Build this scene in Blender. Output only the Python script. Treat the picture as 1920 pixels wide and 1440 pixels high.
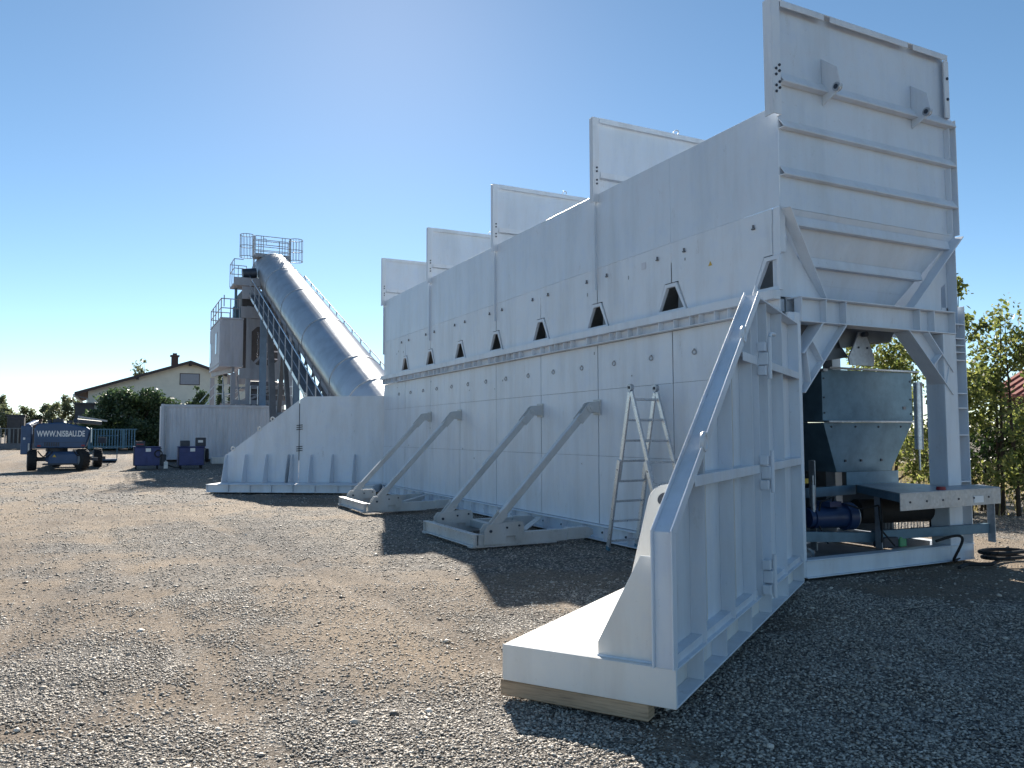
import bpy, bmesh, math, random
import numpy as np
from math import sin, cos, tan, pi, radians, sqrt, atan2
from mathutils import Vector, Matrix

for o in list(bpy.data.objects):
    bpy.data.objects.remove(o)
random.seed(7)
RNG = np.random.default_rng(7)
S = bpy.context.scene
C = S.collection

# ------------------------------------------------------------------ camera
YAW, PITCH, ROLL = radians(26.7), math.atan(92 / 1460), .0031
Fv = Vector((sin(YAW) * cos(PITCH), cos(YAW) * cos(PITCH), sin(PITCH)))
R0 = Vector((cos(YAW), -sin(YAW), 0))
U0 = R0.cross(Fv)
Uv = U0 * cos(ROLL) + R0 * sin(ROLL)
Rv = R0 * cos(ROLL) - U0 * sin(ROLL)
cd = bpy.data.cameras.new('camera')
cam = bpy.data.objects.new('camera', cd)
C.objects.link(cam)
cd.sensor_width = 36
cd.lens = 36 * 1460 / 1920
cd.clip_start, cd.clip_end = .05, 6000
m = Matrix((Rv, Uv, -Fv)).transposed().to_4x4()
m.translation = Vector((0, 0, 1.65))
cam.matrix_world = m
S.camera = cam

# ------------------------------------------------------------------ sky, sun, exposure
SUN_AZ, SUN_EL = radians(17), radians(30.5)
w = bpy.data.worlds.new('World')
S.world = w
w.use_nodes = True
nt = w.node_tree
sky = nt.nodes.new('ShaderNodeTexSky')
sky.sky_type = 'NISHITA'
sky.sun_disc = False
sky.sun_elevation = SUN_EL
sky.sun_rotation = SUN_AZ
sky.altitude = 1200
sky.air_density = .8
sky.dust_density = .15
sky.ozone_density = 1.4
bg = nt.nodes['Background']
bg.inputs['Strength'].default_value = .054
hsv = nt.nodes.new('ShaderNodeHueSaturation')
hsv.inputs['Saturation'].default_value = 1.08
hsv.inputs['Hue'].default_value = .49
nt.links.new(sky.outputs[0], hsv.inputs['Color'])
nt.links.new(hsv.outputs[0], bg.inputs['Color'])
sd = bpy.data.lights.new('sun', 'SUN')
sd.energy = 4.0
sd.angle = radians(.53)
sd.color = (1, .93, .82)
so = bpy.data.objects.new('sun', sd)
C.objects.link(so)
sv = Vector((sin(SUN_AZ) * cos(SUN_EL), cos(SUN_AZ) * cos(SUN_EL), sin(SUN_EL)))
so.rotation_euler = sv.to_track_quat('Z', 'Y').to_euler()
so.location = (0, 0, 30)
S.view_settings.view_transform = 'Standard'
S.view_settings.look = 'None'
S.view_settings.exposure = 1.48
S.view_settings.gamma = 1
S.view_settings.use_curve_mapping = False
S.render.engine = 'CYCLES'

# ------------------------------------------------------------------ materials
def new_mat(name):
    mt = bpy.data.materials.new(name)
    mt.use_nodes = True
    return mt, mt.node_tree, mt.node_tree.nodes['Principled BSDF']

def ramp(nt, fac, stops):
    r = nt.nodes.new('ShaderNodeValToRGB')
    e = r.color_ramp.elements
    while len(e) < len(stops):
        e.new(.5)
    for k, (p, c) in enumerate(stops):
        e[k].position = p
        e[k].color = (*c, 1) if len(c) == 3 else c
    nt.links.new(fac, r.inputs[0])
    return r.outputs[0]

def noise(nt, scale, detail=4, rough=.55, stretch=None, coord='Object'):
    tc = nt.nodes.new('ShaderNodeTexCoord')
    src = tc.outputs[coord]
    if stretch:
        mp = nt.nodes.new('ShaderNodeMapping')
        mp.inputs['Scale'].default_value = stretch
        nt.links.new(src, mp.inputs[0])
        src = mp.outputs[0]
    n = nt.nodes.new('ShaderNodeTexNoise')
    n.inputs['Scale'].default_value = scale
    n.inputs['Detail'].default_value = detail
    n.inputs['Roughness'].default_value = rough
    nt.links.new(src, n.inputs['Vector'])
    return n.outputs['Fac']

def bump(nt, bsdf, h, strength, dist):
    b = nt.nodes.new('ShaderNodeBump')
    b.inputs['Strength'].default_value = strength
    b.inputs['Distance'].default_value = dist
    nt.links.new(h, b.inputs['Height'])
    nt.links.new(b.outputs[0], bsdf.inputs['Normal'])
    return b

def mix(nt, a, b, fac, mode='MIX'):
    mx = nt.nodes.new('ShaderNodeMix')
    mx.data_type = 'RGBA'
    mx.blend_type = mode
    for sck, v in ((mx.inputs[6], a), (mx.inputs[7], b), (mx.inputs[0], fac)):
        if hasattr(v, 'is_output'):
            nt.links.new(v, sck)
        else:
            sck.default_value = v if not isinstance(v, tuple) else (*v[:3], 1)
    return mx.outputs[2]

def simple(name, col, rough=.6, metal=0, var=.15, scale=3, bstr=0, bscale=40, spec=.5, stretch=None):
    mt, nt, b = new_mat(name)
    f = noise(nt, scale, 5, .6, stretch)
    lo = tuple(c * (1 - var) for c in col)
    hi = tuple(min(1, c * (1 + var)) for c in col)
    nt.links.new(ramp(nt, f, [(.3, lo), (.7, hi)]), b.inputs['Base Color'])
    b.inputs['Roughness'].default_value = rough
    b.inputs['Metallic'].default_value = metal
    b.inputs['Specular IOR Level'].default_value = spec
    if bstr:
        bump(nt, b, noise(nt, bscale, 4), bstr, .01)
    return mt

def painted_steel(name, col, rough, grime):
    mt, nt, b = new_mat(name)
    f1 = noise(nt, .9, 6, .6)
    f2 = noise(nt, 2.2, 5, .65, (1, 1, .16))
    f3 = noise(nt, 26, 3, .6)
    c1 = ramp(nt, f1, [(.3, tuple(x * .94 for x in col)), (.7, col)])
    c2 = ramp(nt, f2, [(.32, tuple(x * .93 for x in grime)), (.56, (1, 1, 1))])
    c = mix(nt, c1, c2, 1.0, 'MULTIPLY')
    c3 = ramp(nt, f3, [(.22, (.78, .76, .73)), (.34, (1, 1, 1))])
    c = mix(nt, c, c3, .6, 'MULTIPLY')
    f4 = noise(nt, 3.1, 5, .7)
    c = mix(nt, c, ramp(nt, f4, [(.32, (.93, .95, 1.0)), (.5, (1, 1, 1)), (.68, (1.0, .965, .955))]), .8, 'MULTIPLY')
    f5 = noise(nt, 5.5, 6, .75, (1, 1, .45))
    c = mix(nt, c, ramp(nt, f5, [(.62, (1, 1, 1)), (.72, (.76, .74, .71))]), .7, 'MULTIPLY')
    nt.links.new(c, b.inputs['Base Color'])
    r = ramp(nt, f3, [(.2, (rough - .08,) * 3), (.8, (rough + .1,) * 3)])
    nt.links.new(r, b.inputs['Roughness'])
    wv = noise(nt, 1.3, 2, .5)
    bump(nt, b, wv, .22, .05)
    return mt

M = {}
M['white'] = painted_steel('white_painted_steel', (.715, .765, .825), .42, (.92, .91, .90))
M['white2'] = painted_steel('white_painted_sheet', (.665, .735, .82), .38, (.95, .95, .94))
M['cream'] = painted_steel('cream_white_paint', (.80, .79, .76), .45, (.9, .88, .85))
M['strut'] = painted_steel('greyish_white_paint', (.56, .575, .575), .30, (.88, .87, .85))
M['tower'] = painted_steel('tower_grey_paint', (.36, .365, .40), .5, (.85, .84, .82))
M['cabin'] = painted_steel('cabin_grey_paint', (.50, .50, .55), .5, (.9, .9, .88))
M['container'] = painted_steel('container_grey_paint', (.64, .66, .72), .5, (.86, .85, .84))
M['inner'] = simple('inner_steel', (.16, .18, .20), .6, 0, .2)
M['bluecol'] = simple('blue_grey_steel', (.16, .24, .34), .5, 0, .15)
M['braced'] = simple('dark_grey_brace', (.13, .14, .16), .55, 0, .2)
M['galv'] = None
def galv(name, base, rough, vs=28):
    mt, nt, b = new_mat(name)
    tc = nt.nodes.new('ShaderNodeTexCoord')
    v = nt.nodes.new('ShaderNodeTexVoronoi')
    v.inputs['Scale'].default_value = vs
    nt.links.new(tc.outputs['Object'], v.inputs['Vector'])
    sep = nt.nodes.new('ShaderNodeSeparateColor')
    nt.links.new(v.outputs['Color'], sep.inputs[0])
    c = ramp(nt, sep.outputs[0], [(0, tuple(x * .82 for x in base)), (1, base)])
    f = noise(nt, 1.7, 6)
    c = mix(nt, c, ramp(nt, f, [(.35, (.8, .8, .8)), (.6, (1, 1, 1))]), 1.0, 'MULTIPLY')
    nt.links.new(c, b.inputs['Base Color'])
    b.inputs['Metallic'].default_value = .75
    r = ramp(nt, sep.outputs[1], [(0, (rough - .06,) * 3), (1, (rough + .08,) * 3)])
    nt.links.new(r, b.inputs['Roughness'])
    return mt
M['galv'] = galv('galvanised_steel', (.50, .53, .57), .42)
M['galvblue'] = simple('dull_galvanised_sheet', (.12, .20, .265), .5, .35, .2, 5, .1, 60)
M['rail'] = simple('weathered_galvanised_rail', (.36, .37, .39), .5, .3, .15)
M['hood'] = galv('galvanised_corrugated_sheet', (.58, .61, .65), .34, .05)
M['hood'].node_tree.nodes['Principled BSDF'].inputs['Metallic'].default_value = .55
bump(M['hood'].node_tree, M['hood'].node_tree.nodes['Principled BSDF'], noise(M['hood'].node_tree, 1.1, 4, .6), .25, .06)
M['alu'] = galv('aluminium', (.72, .73, .75), .33, 60)
M['chrome'] = galv('bright_steel', (.7, .7, .7), .2, 60)
M['black'] = simple('black_rubber', (.018, .018, .02), .75, 0, .2, 8, .3, 60)
M['dark'] = simple('dark_machine_paint', (.03, .04, .06), .5, 0, .25)
M['navy'] = simple('navy_blue_paint', (.028, .075, .17), .42, 0, .15)
M['mblue'] = simple('motor_blue_paint', (.02, .045, .12), .4, 0, .2)
M['cartblue'] = simple('cart_blue_paint', (.03, .045, .16), .5, 0, .2)
M['lettering'] = simple('white_lettering', (.8, .8, .8), .5, 0, .03)
M['green'] = simple('green_plastic', (.10, .34, .16), .5, 0, .1)
M['red'] = simple('red_plastic', (.25, .02, .03), .4, 0, .1)
M['yellow'] = simple('yellow_marking', (.62, .40, .05), .5, 0, .1)
M['fence'] = simple('fence_steel', (.16, .18, .19), .6, .2, .2)
M['bluefence'] = simple('blue_green_fence', (.07, .17, .24), .6, 0, .2)
M['brown'] = simple('brown_board', (.06, .058, .062), .7, 0, .2)
M['brick'] = simple('rust_brown', (.10, .06, .05), .8, 0, .25)
M['plaster'] = simple('house_plaster', (.78, .73, .63), .9, 0, .07, 1.5, .1, 50)
M['shutter'] = simple('grey_shutter', (.34, .35, .40), .6, 0, .05)
M['rooftile'] = simple('dark_brown_roof', (.085, .055, .05), .75, 0, .3, 6, .3, 20)
M['redroof'] = simple('red_clay_roof', (.30, .10, .075), .8, 0, .3, 5, .3, 20)
M['verge'] = simple('dark_brown_verge_board', (.06, .045, .045), .7, 0, .2)
M['glass'] = simple('window_glass', (.02, .03, .04), .08, 0, .1)
M['concrete'] = simple('pale_concrete', (.42, .41, .40), .85, 0, .15, 4, .2, 30)
M['bark'] = simple('bark', (.05, .035, .025), .9, 0, .3, 10, .5, 30)
M['dirtbank'] = simple('earth_bank', (.10, .095, .07), .95, 0, .35, 2, .5, 12)

def wood(name, col):
    mt, nt, b = new_mat(name)
    f = noise(nt, 3, 6, .65, (1.5, 1.5, 26))
    g = noise(nt, 1.2, 4)
    c = ramp(nt, f, [(.25, tuple(x * .45 for x in col)), (.5, col), (.75, tuple(min(1, x * 1.25) for x in col))])
    c = mix(nt, c, ramp(nt, g, [(.3, (.7, .7, .7)), (.6, (1, 1, 1))]), 1, 'MULTIPLY')
    nt.links.new(c, b.inputs['Base Color'])
    b.inputs['Roughness'].default_value = .85
    bump(nt, b, f, .5, .006)
    return mt
M['wood'] = wood('weathered_timber', (.46, .34, .23))
M['stick'] = wood('pale_stick', (.36, .31, .25))

def leaf_mat(name, a, b_, tr=.5):
    mt, nt, b = new_mat(name)
    g = nt.nodes.new('ShaderNodeNewGeometry')
    c = ramp(nt, g.outputs['Random Per Island'], [(0, a), (1, b_)])
    nt.links.new(c, b.inputs['Base Color'])
    b.inputs['Roughness'].default_value = .45
    t = nt.nodes.new('ShaderNodeBsdfTranslucent')
    hs = nt.nodes.new('ShaderNodeHueSaturation')
    hs.inputs['Value'].default_value = 1.6
    hs.inputs['Saturation'].default_value = 1.1
    nt.links.new(c, hs.inputs['Color'])
    nt.links.new(hs.outputs[0], t.inputs['Color'])
    ms = nt.nodes.new('ShaderNodeMixShader')
    ms.inputs[0].default_value = tr
    nt.links.new(b.outputs[0], ms.inputs[1])
    nt.links.new(t.outputs[0], ms.inputs[2])
    nt.links.new(ms.outputs[0], nt.nodes['Material Output'].inputs[0])
    return mt
M['leaf'] = leaf_mat('yellow_green_leaves', (.06, .085, .025), (.24, .25, .09), .55)
M['leafdark'] = leaf_mat('dark_green_leaves', (.015, .03, .012), (.05, .085, .025), .25)
M['leafconifer'] = leaf_mat('conifer_leaves', (.03, .055, .028), (.085, .125, .055), .3)
M['leafhaze'] = leaf_mat('haze_tinted_leaves', (.08, .10, .055), (.19, .20, .11), .4)  # olive lightened, distance haze is put into the leaf colour
M['dry'] = leaf_mat('dry_grass_blades', (.20, .17, .08), (.36, .31, .17), .4)

def ground_mat():
    mt, nt, b = new_mat('gravel_ground')
    big = noise(nt, .16, 5, .6, (1, .55, 1))
    mid = noise(nt, 1.3, 6, .68)
    fine = noise(nt, 55, 5, .75)
    grit = noise(nt, 190, 2, .6)
    tc = nt.nodes.new('ShaderNodeTexCoord')
    v = nt.nodes.new('ShaderNodeTexVoronoi')
    v.inputs['Scale'].default_value = 34
    nt.links.new(tc.outputs['Object'], v.inputs['Vector'])
    sep = nt.nodes.new('ShaderNodeSeparateColor')
    nt.links.new(v.outputs['Color'], sep.inputs[0])
    grey = ramp(nt, sep.outputs[0], [(0, (.07, .067, .066)), (.5, (.19, .18, .17)), (.85, (.34, .32, .30)), (1, (.5, .48, .45))])
    tan = ramp(nt, fine, [(.28, (.21, .16, .115)), (.72, (.43, .335, .245))])
    mk = ramp(nt, mid, [(.40, (0, 0, 0)), (.62, (1, 1, 1))])
    mk2 = ramp(nt, big, [(.36, (.22, .22, .22)), (.64, (.8, .8, .8))])
    an_ = nt.nodes.new('ShaderNodeAttribute')
    an_.attribute_name = 'soil'
    fac = mix(nt, mix(nt, mk, mk2, .5), an_.outputs['Fac'], .55)
    c = mix(nt, grey, tan, fac)
    c = mix(nt, c, ramp(nt, fine, [(.34, (.32, .31, .30)), (.56, (1.08, 1.08, 1.08))]), .9, 'MULTIPLY')
    trk = noise(nt, .55, 5, .62, (1.0, .22, 1))
    c = mix(nt, c, ramp(nt, trk, [(.36, (.70, .70, .72)), (.5, (1, 1, 1)), (.66, (1.15, 1.12, 1.06))]), 1.0, 'MULTIPLY')
    nt.links.new(c, b.inputs['Base Color'])
    b.inputs['Roughness'].default_value = .9
    b.inputs['Specular IOR Level'].default_value = .25
    b1 = bump(nt, b, fine, .9, .03)
    b2 = nt.nodes.new('ShaderNodeBump')
    b2.inputs['Strength'].default_value = .8
    b2.inputs['Distance'].default_value = .02
    inv = ramp(nt, v.outputs['Distance'], [(0, (1, 1, 1)), (.6, (0, 0, 0))])
    nt.links.new(inv, b2.inputs['Height'])
    nt.links.new(b2.outputs[0], b1.inputs['Normal'])
    return mt
M['ground'] = ground_mat()

def stone_mat():
    mt, nt, b = new_mat('crushed_stone')
    g = nt.nodes.new('ShaderNodeNewGeometry')
    c = ramp(nt, g.outputs['Random Per Island'], [(0, (.08, .072, .064)), (.25, (.24, .212, .178)), (.65, (.44, .385, .32)), (.93, (.58, .515, .435)), (1, (.7, .65, .58))])
    nt.links.new(c, b.inputs['Base Color'])
    b.inputs['Roughness'].default_value = .62
    return mt
M['stone'] = stone_mat()

# ------------------------------------------------------------------ mesh helpers
OFF = {}
class MB:
    def __init__(s, T=None):
        s.v, s.f, s.T = [], [], T
    def add(s, vs, fs):
        k = len(s.v)
        if s.T:
            vs = [s.T(*p) for p in vs]
        s.v += [tuple(p) for p in vs]
        s.f += [tuple(i + k for i in f) for f in fs]
        return s
    def box(s, x0, x1, y0, y1, z0, z1):
        vs = [(x, y, z) for z in (z0, z1) for y in (y0, y1) for x in (x0, x1)]
        return s.add(vs, [(0, 2, 3, 1), (4, 5, 7, 6), (0, 1, 5, 4), (2, 6, 7, 3), (0, 4, 6, 2), (1, 3, 7, 5)])
    def bar(s, p, q, wd, ht, up=(0, 0, 1)):
        p, q = Vector(p), Vector(q)
        d = (q - p).normalized()
        u = Vector(up)
        if abs(d.dot(u)) > .98:
            u = Vector((0, 1, 0))
        r = d.cross(u).normalized()
        u = r.cross(d)
        vs = [e + r * (a * wd / 2) + u * (b * ht / 2) for e in (p, q) for b in (-1, 1) for a in (-1, 1)]
        return s.add([tuple(x) for x in vs], [(0, 2, 3, 1), (4, 5, 7, 6), (0, 1, 5, 4), (2, 6, 7, 3), (0, 4, 6, 2), (1, 3, 7, 5)])
    def tube(s, p, q, r, n=8, r2=None, cap=True):
        p, q = Vector(p), Vector(q)
        r2 = r if r2 is None else r2
        d = (q - p).normalized()
        u = Vector((0, 0, 1)) if abs(d.z) < .9 else Vector((1, 0, 0))
        a = d.cross(u).normalized()
        b = d.cross(a)
        vs = [tuple(p + (a * cos(2 * pi * k / n) + b * sin(2 * pi * k / n)) * r) for k in range(n)]
        vs += [tuple(q + (a * cos(2 * pi * k / n) + b * sin(2 * pi * k / n)) * r2) for k in range(n)]
        fs = [(k, (k + 1) % n, n + (k + 1) % n, n + k) for k in range(n)]
        if cap:
            fs += [tuple(range(n))[::-1], tuple(range(n, 2 * n))]
        return s.add(vs, fs)
    def path(s, pts, r, n=6):
        for a, b in zip(pts, pts[1:]):
            s.tube(a, b, r, n)
        return s
    def prism(s, poly, ext):
        n = len(poly)
        e = Vector(ext)
        vs = [tuple(p) for p in poly] + [tuple(Vector(p) + e) for p in poly]
        fs = [tuple(range(n))[::-1], tuple(range(n, 2 * n))]
        fs += [(k, (k + 1) % n, n + (k + 1) % n, n + k) for k in range(n)]
        return s.add(vs, fs)
    def ringprism(s, outer, inner, ext):
        n = len(outer)
        e = Vector(ext)
        vs = [tuple(p) for p in outer] + [tuple(p) for p in inner]
        vs += [tuple(Vector(p) + e) for p in outer] + [tuple(Vector(p) + e) for p in inner]
        fs = []
        for k in range(n):
            j = (k + 1) % n
            fs += [(k, j, n + j, n + k), (2 * n + k, 3 * n + k, 3 * n + j, 2 * n + j),
                   (k, 2 * n + k, 2 * n + j, j), (n + k, n + j, 3 * n + j, 3 * n + k)]
        return s.add(vs, fs)
    def torus(s, c, r, t, axis, n=14, k=6):
        c, ax = Vector(c), Vector(axis).normalized()
        u = Vector((0, 0, 1)) if abs(ax.z) < .9 else Vector((1, 0, 0))
        a = ax.cross(u).normalized()
        b = ax.cross(a)
        vs, fs = [], []
        for i in range(n):
            th = 2 * pi * i / n
            d = a * cos(th) + b * sin(th)
            for j in range(k):
                ph = 2 * pi * j / k
                vs.append(tuple(c + d * (r + t * cos(ph)) + ax * (t * sin(ph))))
        for i in range(n):
            for j in range(k):
                fs.append((i * k + j, ((i + 1) % n) * k + j, ((i + 1) % n) * k + (j + 1) % k, i * k + (j + 1) % k))
        return s.add(vs, fs)
    def build(s, name, mat, parent=None, bevel=0, smooth=False, loc=None):
        me = bpy.data.meshes.new(name)
        off = OFF.get(parent, Vector((0, 0, 0))) if parent else Vector(loc or (0, 0, 0))
        me.from_pydata([(p[0] - off.x, p[1] - off.y, p[2] - off.z) for p in s.v], [], s.f)
        bm = bmesh.new()
        bm.from_mesh(me)
        bmesh.ops.recalc_face_normals(bm, faces=bm.faces)
        bm.to_mesh(me)
        bm.free()
        if smooth:
            me.shade_smooth()
            me.set_sharp_from_angle(angle=radians(40))
        me.materials.append(M[mat] if isinstance(mat, str) else mat)
        o = bpy.data.objects.new(name, me)
        C.objects.link(o)
        if parent:
            o.parent = parent
        else:
            o.location = off
        OFF[o] = off
        if bevel:
            md = o.modifiers.new('bevel', 'BEVEL')
            md.width = bevel
            md.segments = 1
            md.limit_method = 'ANGLE'
        return o

def tag(o, label, cat, group=None):
    o['label'] = label
    o['category'] = cat
    if group:
        o['group'] = group
    return o
def thing(name, loc, label, cat, group=None):
    o = bpy.data.objects.new(name, None)
    o.empty_display_size = .2
    C.objects.link(o)
    o.location = loc
    OFF[o] = Vector(loc)
    return tag(o, label, cat, group)
def copy_tree(o, parent=None):
    c = o.copy()
    C.objects.link(c)
    c.parent = parent
    for ch in list(o.children):
        copy_tree(ch, c)
    return c
def kind(o, k):
    o['kind'] = k
    return o
def raw_mesh(name, v, f, mat, parent=None, smooth=False, loc=None):
    off = OFF.get(parent, Vector((0, 0, 0))) if parent else Vector(loc or (0, 0, 0))
    v = np.asarray(v, dtype=np.float32) - np.array(off, dtype=np.float32)
    f = np.asarray(f, dtype=np.int32)
    me = bpy.data.meshes.new(name)
    k = f.shape[1]
    me.vertices.add(len(v))
    me.vertices.foreach_set('co', v.ravel())
    me.loops.add(f.size)
    me.loops.foreach_set('vertex_index', f.ravel())
    me.polygons.add(len(f))
    me.polygons.foreach_set('loop_start', np.arange(0, f.size, k, dtype=np.int32))
    me.update(calc_edges=True)
    if smooth:
        me.shade_smooth()
    me.materials.append(M[mat])
    o = bpy.data.objects.new(name, me)
    C.objects.link(o)
    if parent:
        o.parent = parent
    else:
        o.location = off
    OFF[o] = off
    return o

# ------------------------------------------------------------------ ground
_VN = np.random.default_rng(3).random((8, 64, 64))
def vnoise(x, y, sc, k=0):
    x = np.asarray(x, dtype=np.float64) * sc + 17.3
    y = np.asarray(y, dtype=np.float64) * sc + 9.1
    xi, yi = np.floor(x).astype(int), np.floor(y).astype(int)
    fx, fy = x - xi, y - yi
    fx, fy = fx * fx * (3 - 2 * fx), fy * fy * (3 - 2 * fy)
    g = _VN[k % 8]
    a, b = g[xi % 64, yi % 64], g[(xi + 1) % 64, yi % 64]
    c, d = g[xi % 64, (yi + 1) % 64], g[(xi + 1) % 64, (yi + 1) % 64]
    return (a * (1 - fx) + b * fx) * (1 - fy) + (c * (1 - fx) + d * fx) * fy
def rut(x, y):
    r = 0
    for x0, sl_, ph in ((-3.6, .06, 0), (-1.7, .06, 0), (.6, -.035, 2), (2.5, -.035, 2)):
        c = x0 + sl_ * y + .5 * np.sin(y / 8 + ph)
        r = r + np.exp(-((x - c) / .17) ** 2)
    return np.minimum(r, 1)
def soil(x, y):
    # 1 where the fine tan soil shows, 0 where crushed stone lies thick
    xr = x * .8 + y * .6
    yr = -x * .6 + y * .8
    m_ = .40 * vnoise(xr, yr * .6, .35, 0) + .28 * vnoise(x, y, .9, 1) + .20 * vnoise(x, y, 2.3, 2) + .12 * vnoise(x, y, 6, 3)
    m_ = m_ + .10 * np.exp(-((x - 1.8) / 2.2) ** 2 - ((y - 7) / 3.5) ** 2) - .12 * np.exp(-((x + 1.5) / 2.2) ** 2 - ((y - 5) / 2.5) ** 2)
    m_ = m_ + .05 * (y > 10) * np.minimum(1, (y - 10) / 8)
    m_ = m_ + .10 * rut(x, y)
    t = np.clip((m_ - .47) / .16, 0, 1)
    return t * t * (3 - 2 * t)
def gz(x, y):
    z = np.interp(y, [-50, 42, 45, 62, 200, 900], [0, 0, .3, .72, 2.2, 3.0])
    near = np.exp(-((np.asarray(x) - 2) / 16) ** 2) * np.exp(-((np.asarray(y) - 10) / 26) ** 2)
    u = .014 * np.sin(1.3 * x + .7 * y) + .012 * np.sin(2.9 * x - 1.9 * y + 1) + .008 * np.sin(5.3 * y + 3.1 * x) + .006 * np.sin(9.1 * x - 4.7 * y)
    flat = 1 - np.exp(-np.maximum(0, np.abs(x - 7.5) - 3) ** 2)
    u = u - .022 * rut(x, y)
    return z + u * near * (np.where((x > 4) & (x < 11) & (y > 5) & (y < 24), .25, 1)) - .02
gx = np.concatenate([[-1500, -600, -250, -120, -60, -30, -18], np.arange(-11, 16.01, .16), [19, 24, 32, 50, 90, 200, 500, 1500]])
gy = np.concatenate([[-400, -100, -30, -10, -3], np.arange(0, 26, .16), np.arange(26, 48, .5), [52, 58, 62, 75, 100, 150, 250, 500, 1000, 3500]])
GX, GY = np.meshgrid(gx, gy)
gv = np.stack([GX, GY, gz(GX, GY)], -1).reshape(-1, 3)
ii = np.arange(len(gx) * len(gy)).reshape(len(gy), len(gx))
gf = np.stack([ii[:-1, :-1], ii[:-1, 1:], ii[1:, 1:], ii[1:, :-1]], -1).reshape(-1, 4)
go = kind(raw_mesh('ground', gv, gf, 'ground', smooth=True), 'structure')
at = go.data.attributes.new('soil', 'FLOAT', 'POINT')
at.data.foreach_set('value', soil(gv[:, 0], gv[:, 1]).astype(np.float32))

# loose crushed stone
def make_gravel():
    P, Sz = [], []
    def scatter(n, r0, r1, a0, a1, s0, s1, pw=1.0):
        r = r0 + (r1 - r0) * RNG.random(n) ** pw
        a = np.radians(a0 + (a1 - a0) * RNG.random(n)) + YAW
        x, y = r * np.sin(a), r * np.cos(a)
        keep = RNG.random(n) < np.clip(.96 - .74 * soil(x, y), .1, 1)
        inb = (x > 6.6) & (x < 10) & (y > 6.4) & (y < 22)
        keep &= ~inb
        P.append(np.stack([x, y], -1)[keep])
        s = s0 + (s1 - s0) * RNG.random(n) ** 2.0
        Sz.append(s[keep])
    scatter(230000, 3.1, 9.0, -36, 36, .004, .0145, 1.0)
    scatter(85000, 8, 21, -36, 36, .007, .018, .85)
    scatter(16000, 18, 40, -36, 5, .014, .034, .9)
    scatter(1700, 3.2, 16, -36, 36, .014, .034, .8)
    P = np.concatenate(P)
    s = np.concatenate(Sz)
    n = len(P)
    base = np.array([(1, 0, 0), (0, 1, 0), (-1, 0, 0), (0, -1, 0), (0, 0, 1), (0, 0, -1)], dtype=np.float64)
    V = np.repeat(base[None], n, 0) * (1 + .5 * (RNG.random((n, 6, 3)) - .5)) + .35 * (RNG.random((n, 6, 3)) - .5)
    an = RNG.random(n) * 2 * pi
    sc = np.stack([s * (1 + .5 * RNG.random(n)), s * (.65 + .4 * RNG.random(n)), s * (.34 + .36 * RNG.random(n))], -1)
    V *= sc[:, None, :]
    # tilt then spin
    t = (RNG.random(n) - .5) * .9
    y, z = V[..., 1].copy(), V[..., 2].copy()
    V[..., 1] = y * np.cos(t)[:, None] - z * np.sin(t)[:, None]
    V[..., 2] = y * np.sin(t)[:, None] + z * np.cos(t)[:, None]
    x, y = V[..., 0].copy(), V[..., 1].copy()
    V[..., 0] = x * np.cos(an)[:, None] - y * np.sin(an)[:, None]
    V[..., 1] = x * np.sin(an)[:, None] + y * np.cos(an)[:, None]
    V[..., 0] += P[:, 0, None]
    V[..., 1] += P[:, 1, None]
    V[..., 2] += (gz(P[:, 0], P[:, 1]) + s * .22)[:, None]
    fb = np.array([(0, 1, 4), (1, 2, 4), (2, 3, 4), (3, 0, 4), (1, 0, 5), (2, 1, 5), (3, 2, 5), (0, 3, 5)])
    Fc = (fb[None] + 6 * np.arange(n)[:, None, None]).reshape(-1, 3)
    o = raw_mesh('gravel', V.reshape(-1, 3), Fc, 'stone')
    kind(o, 'stuff')
    o['label'] = 'loose grey crushed stone scattered over the yard'
    o['category'] = 'gravel'
make_gravel()

# ------------------------------------------------------------------ row bin
WX, WE = 6.70, 9.85          # wall plane, right wall plane
YN, YF = 6.47, 21.46
J = [8.45 + 1.8586 * k for k in range(8)]      # panel joints, last one = far end
J[-1] = YF
bin_ = thing('row_bin', (8.2, 14, 0), 'long white steel aggregate bin with stepped divider panels above its wall', 'aggregate bin')
edges = [6.59] + J

def plateX(mb, poly, x0, x1):          # polygon given as (Y, Z)
    mb.prism([(x0, y, z) for y, z in poly], (x1 - x0, 0, 0))

# base rail
mb = MB()
mb.box(6.54, 6.70, YN, YF, .015, .030)
mb.box(6.60, 6.70, YN, YF, .215, .232)
mb.box(6.665, 6.70, YN, YF, .0305, .2145)
rail_o = mb.build('base_rail', 'white', bin_, .003)
y = 6.9
while y < 21.3:
    MB().box(6.57, 6.665, y, y + .012, .031, .214).build('stiffener', 'white', rail_o)
    pl = MB().box(6.652, 6.664, y + .06, y + .22, .05, .20).build('joint_plate', 'white', rail_o)
    MB().tube((6.652, y + .14, .125), (6.63, y + .14, .125), .018, 6).build('bolt', 'dark', rail_o)
    y += .62

# lower panels, three rows per bay
zr = [.236, 1.29, 2.32, 3.03]
for k in range(8):
    a = edges[k] if k else YN + .005
    b = edges[k + 1]
    for r in range(3):
        pr = random.uniform(-.0025, .0025)
        mb = MB().box(6.70 + pr, 6.712 + pr, a + .009, b - .009, zr[r] + .0018, zr[r + 1] - .0018)
        mb.build('panel', 'white', bin_, .002)
mb = MB()
mb.box(6.735, 6.745, YN, YF, .03, 3.03)
mb.build('backing_wall', 'inner', bin_)

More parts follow.
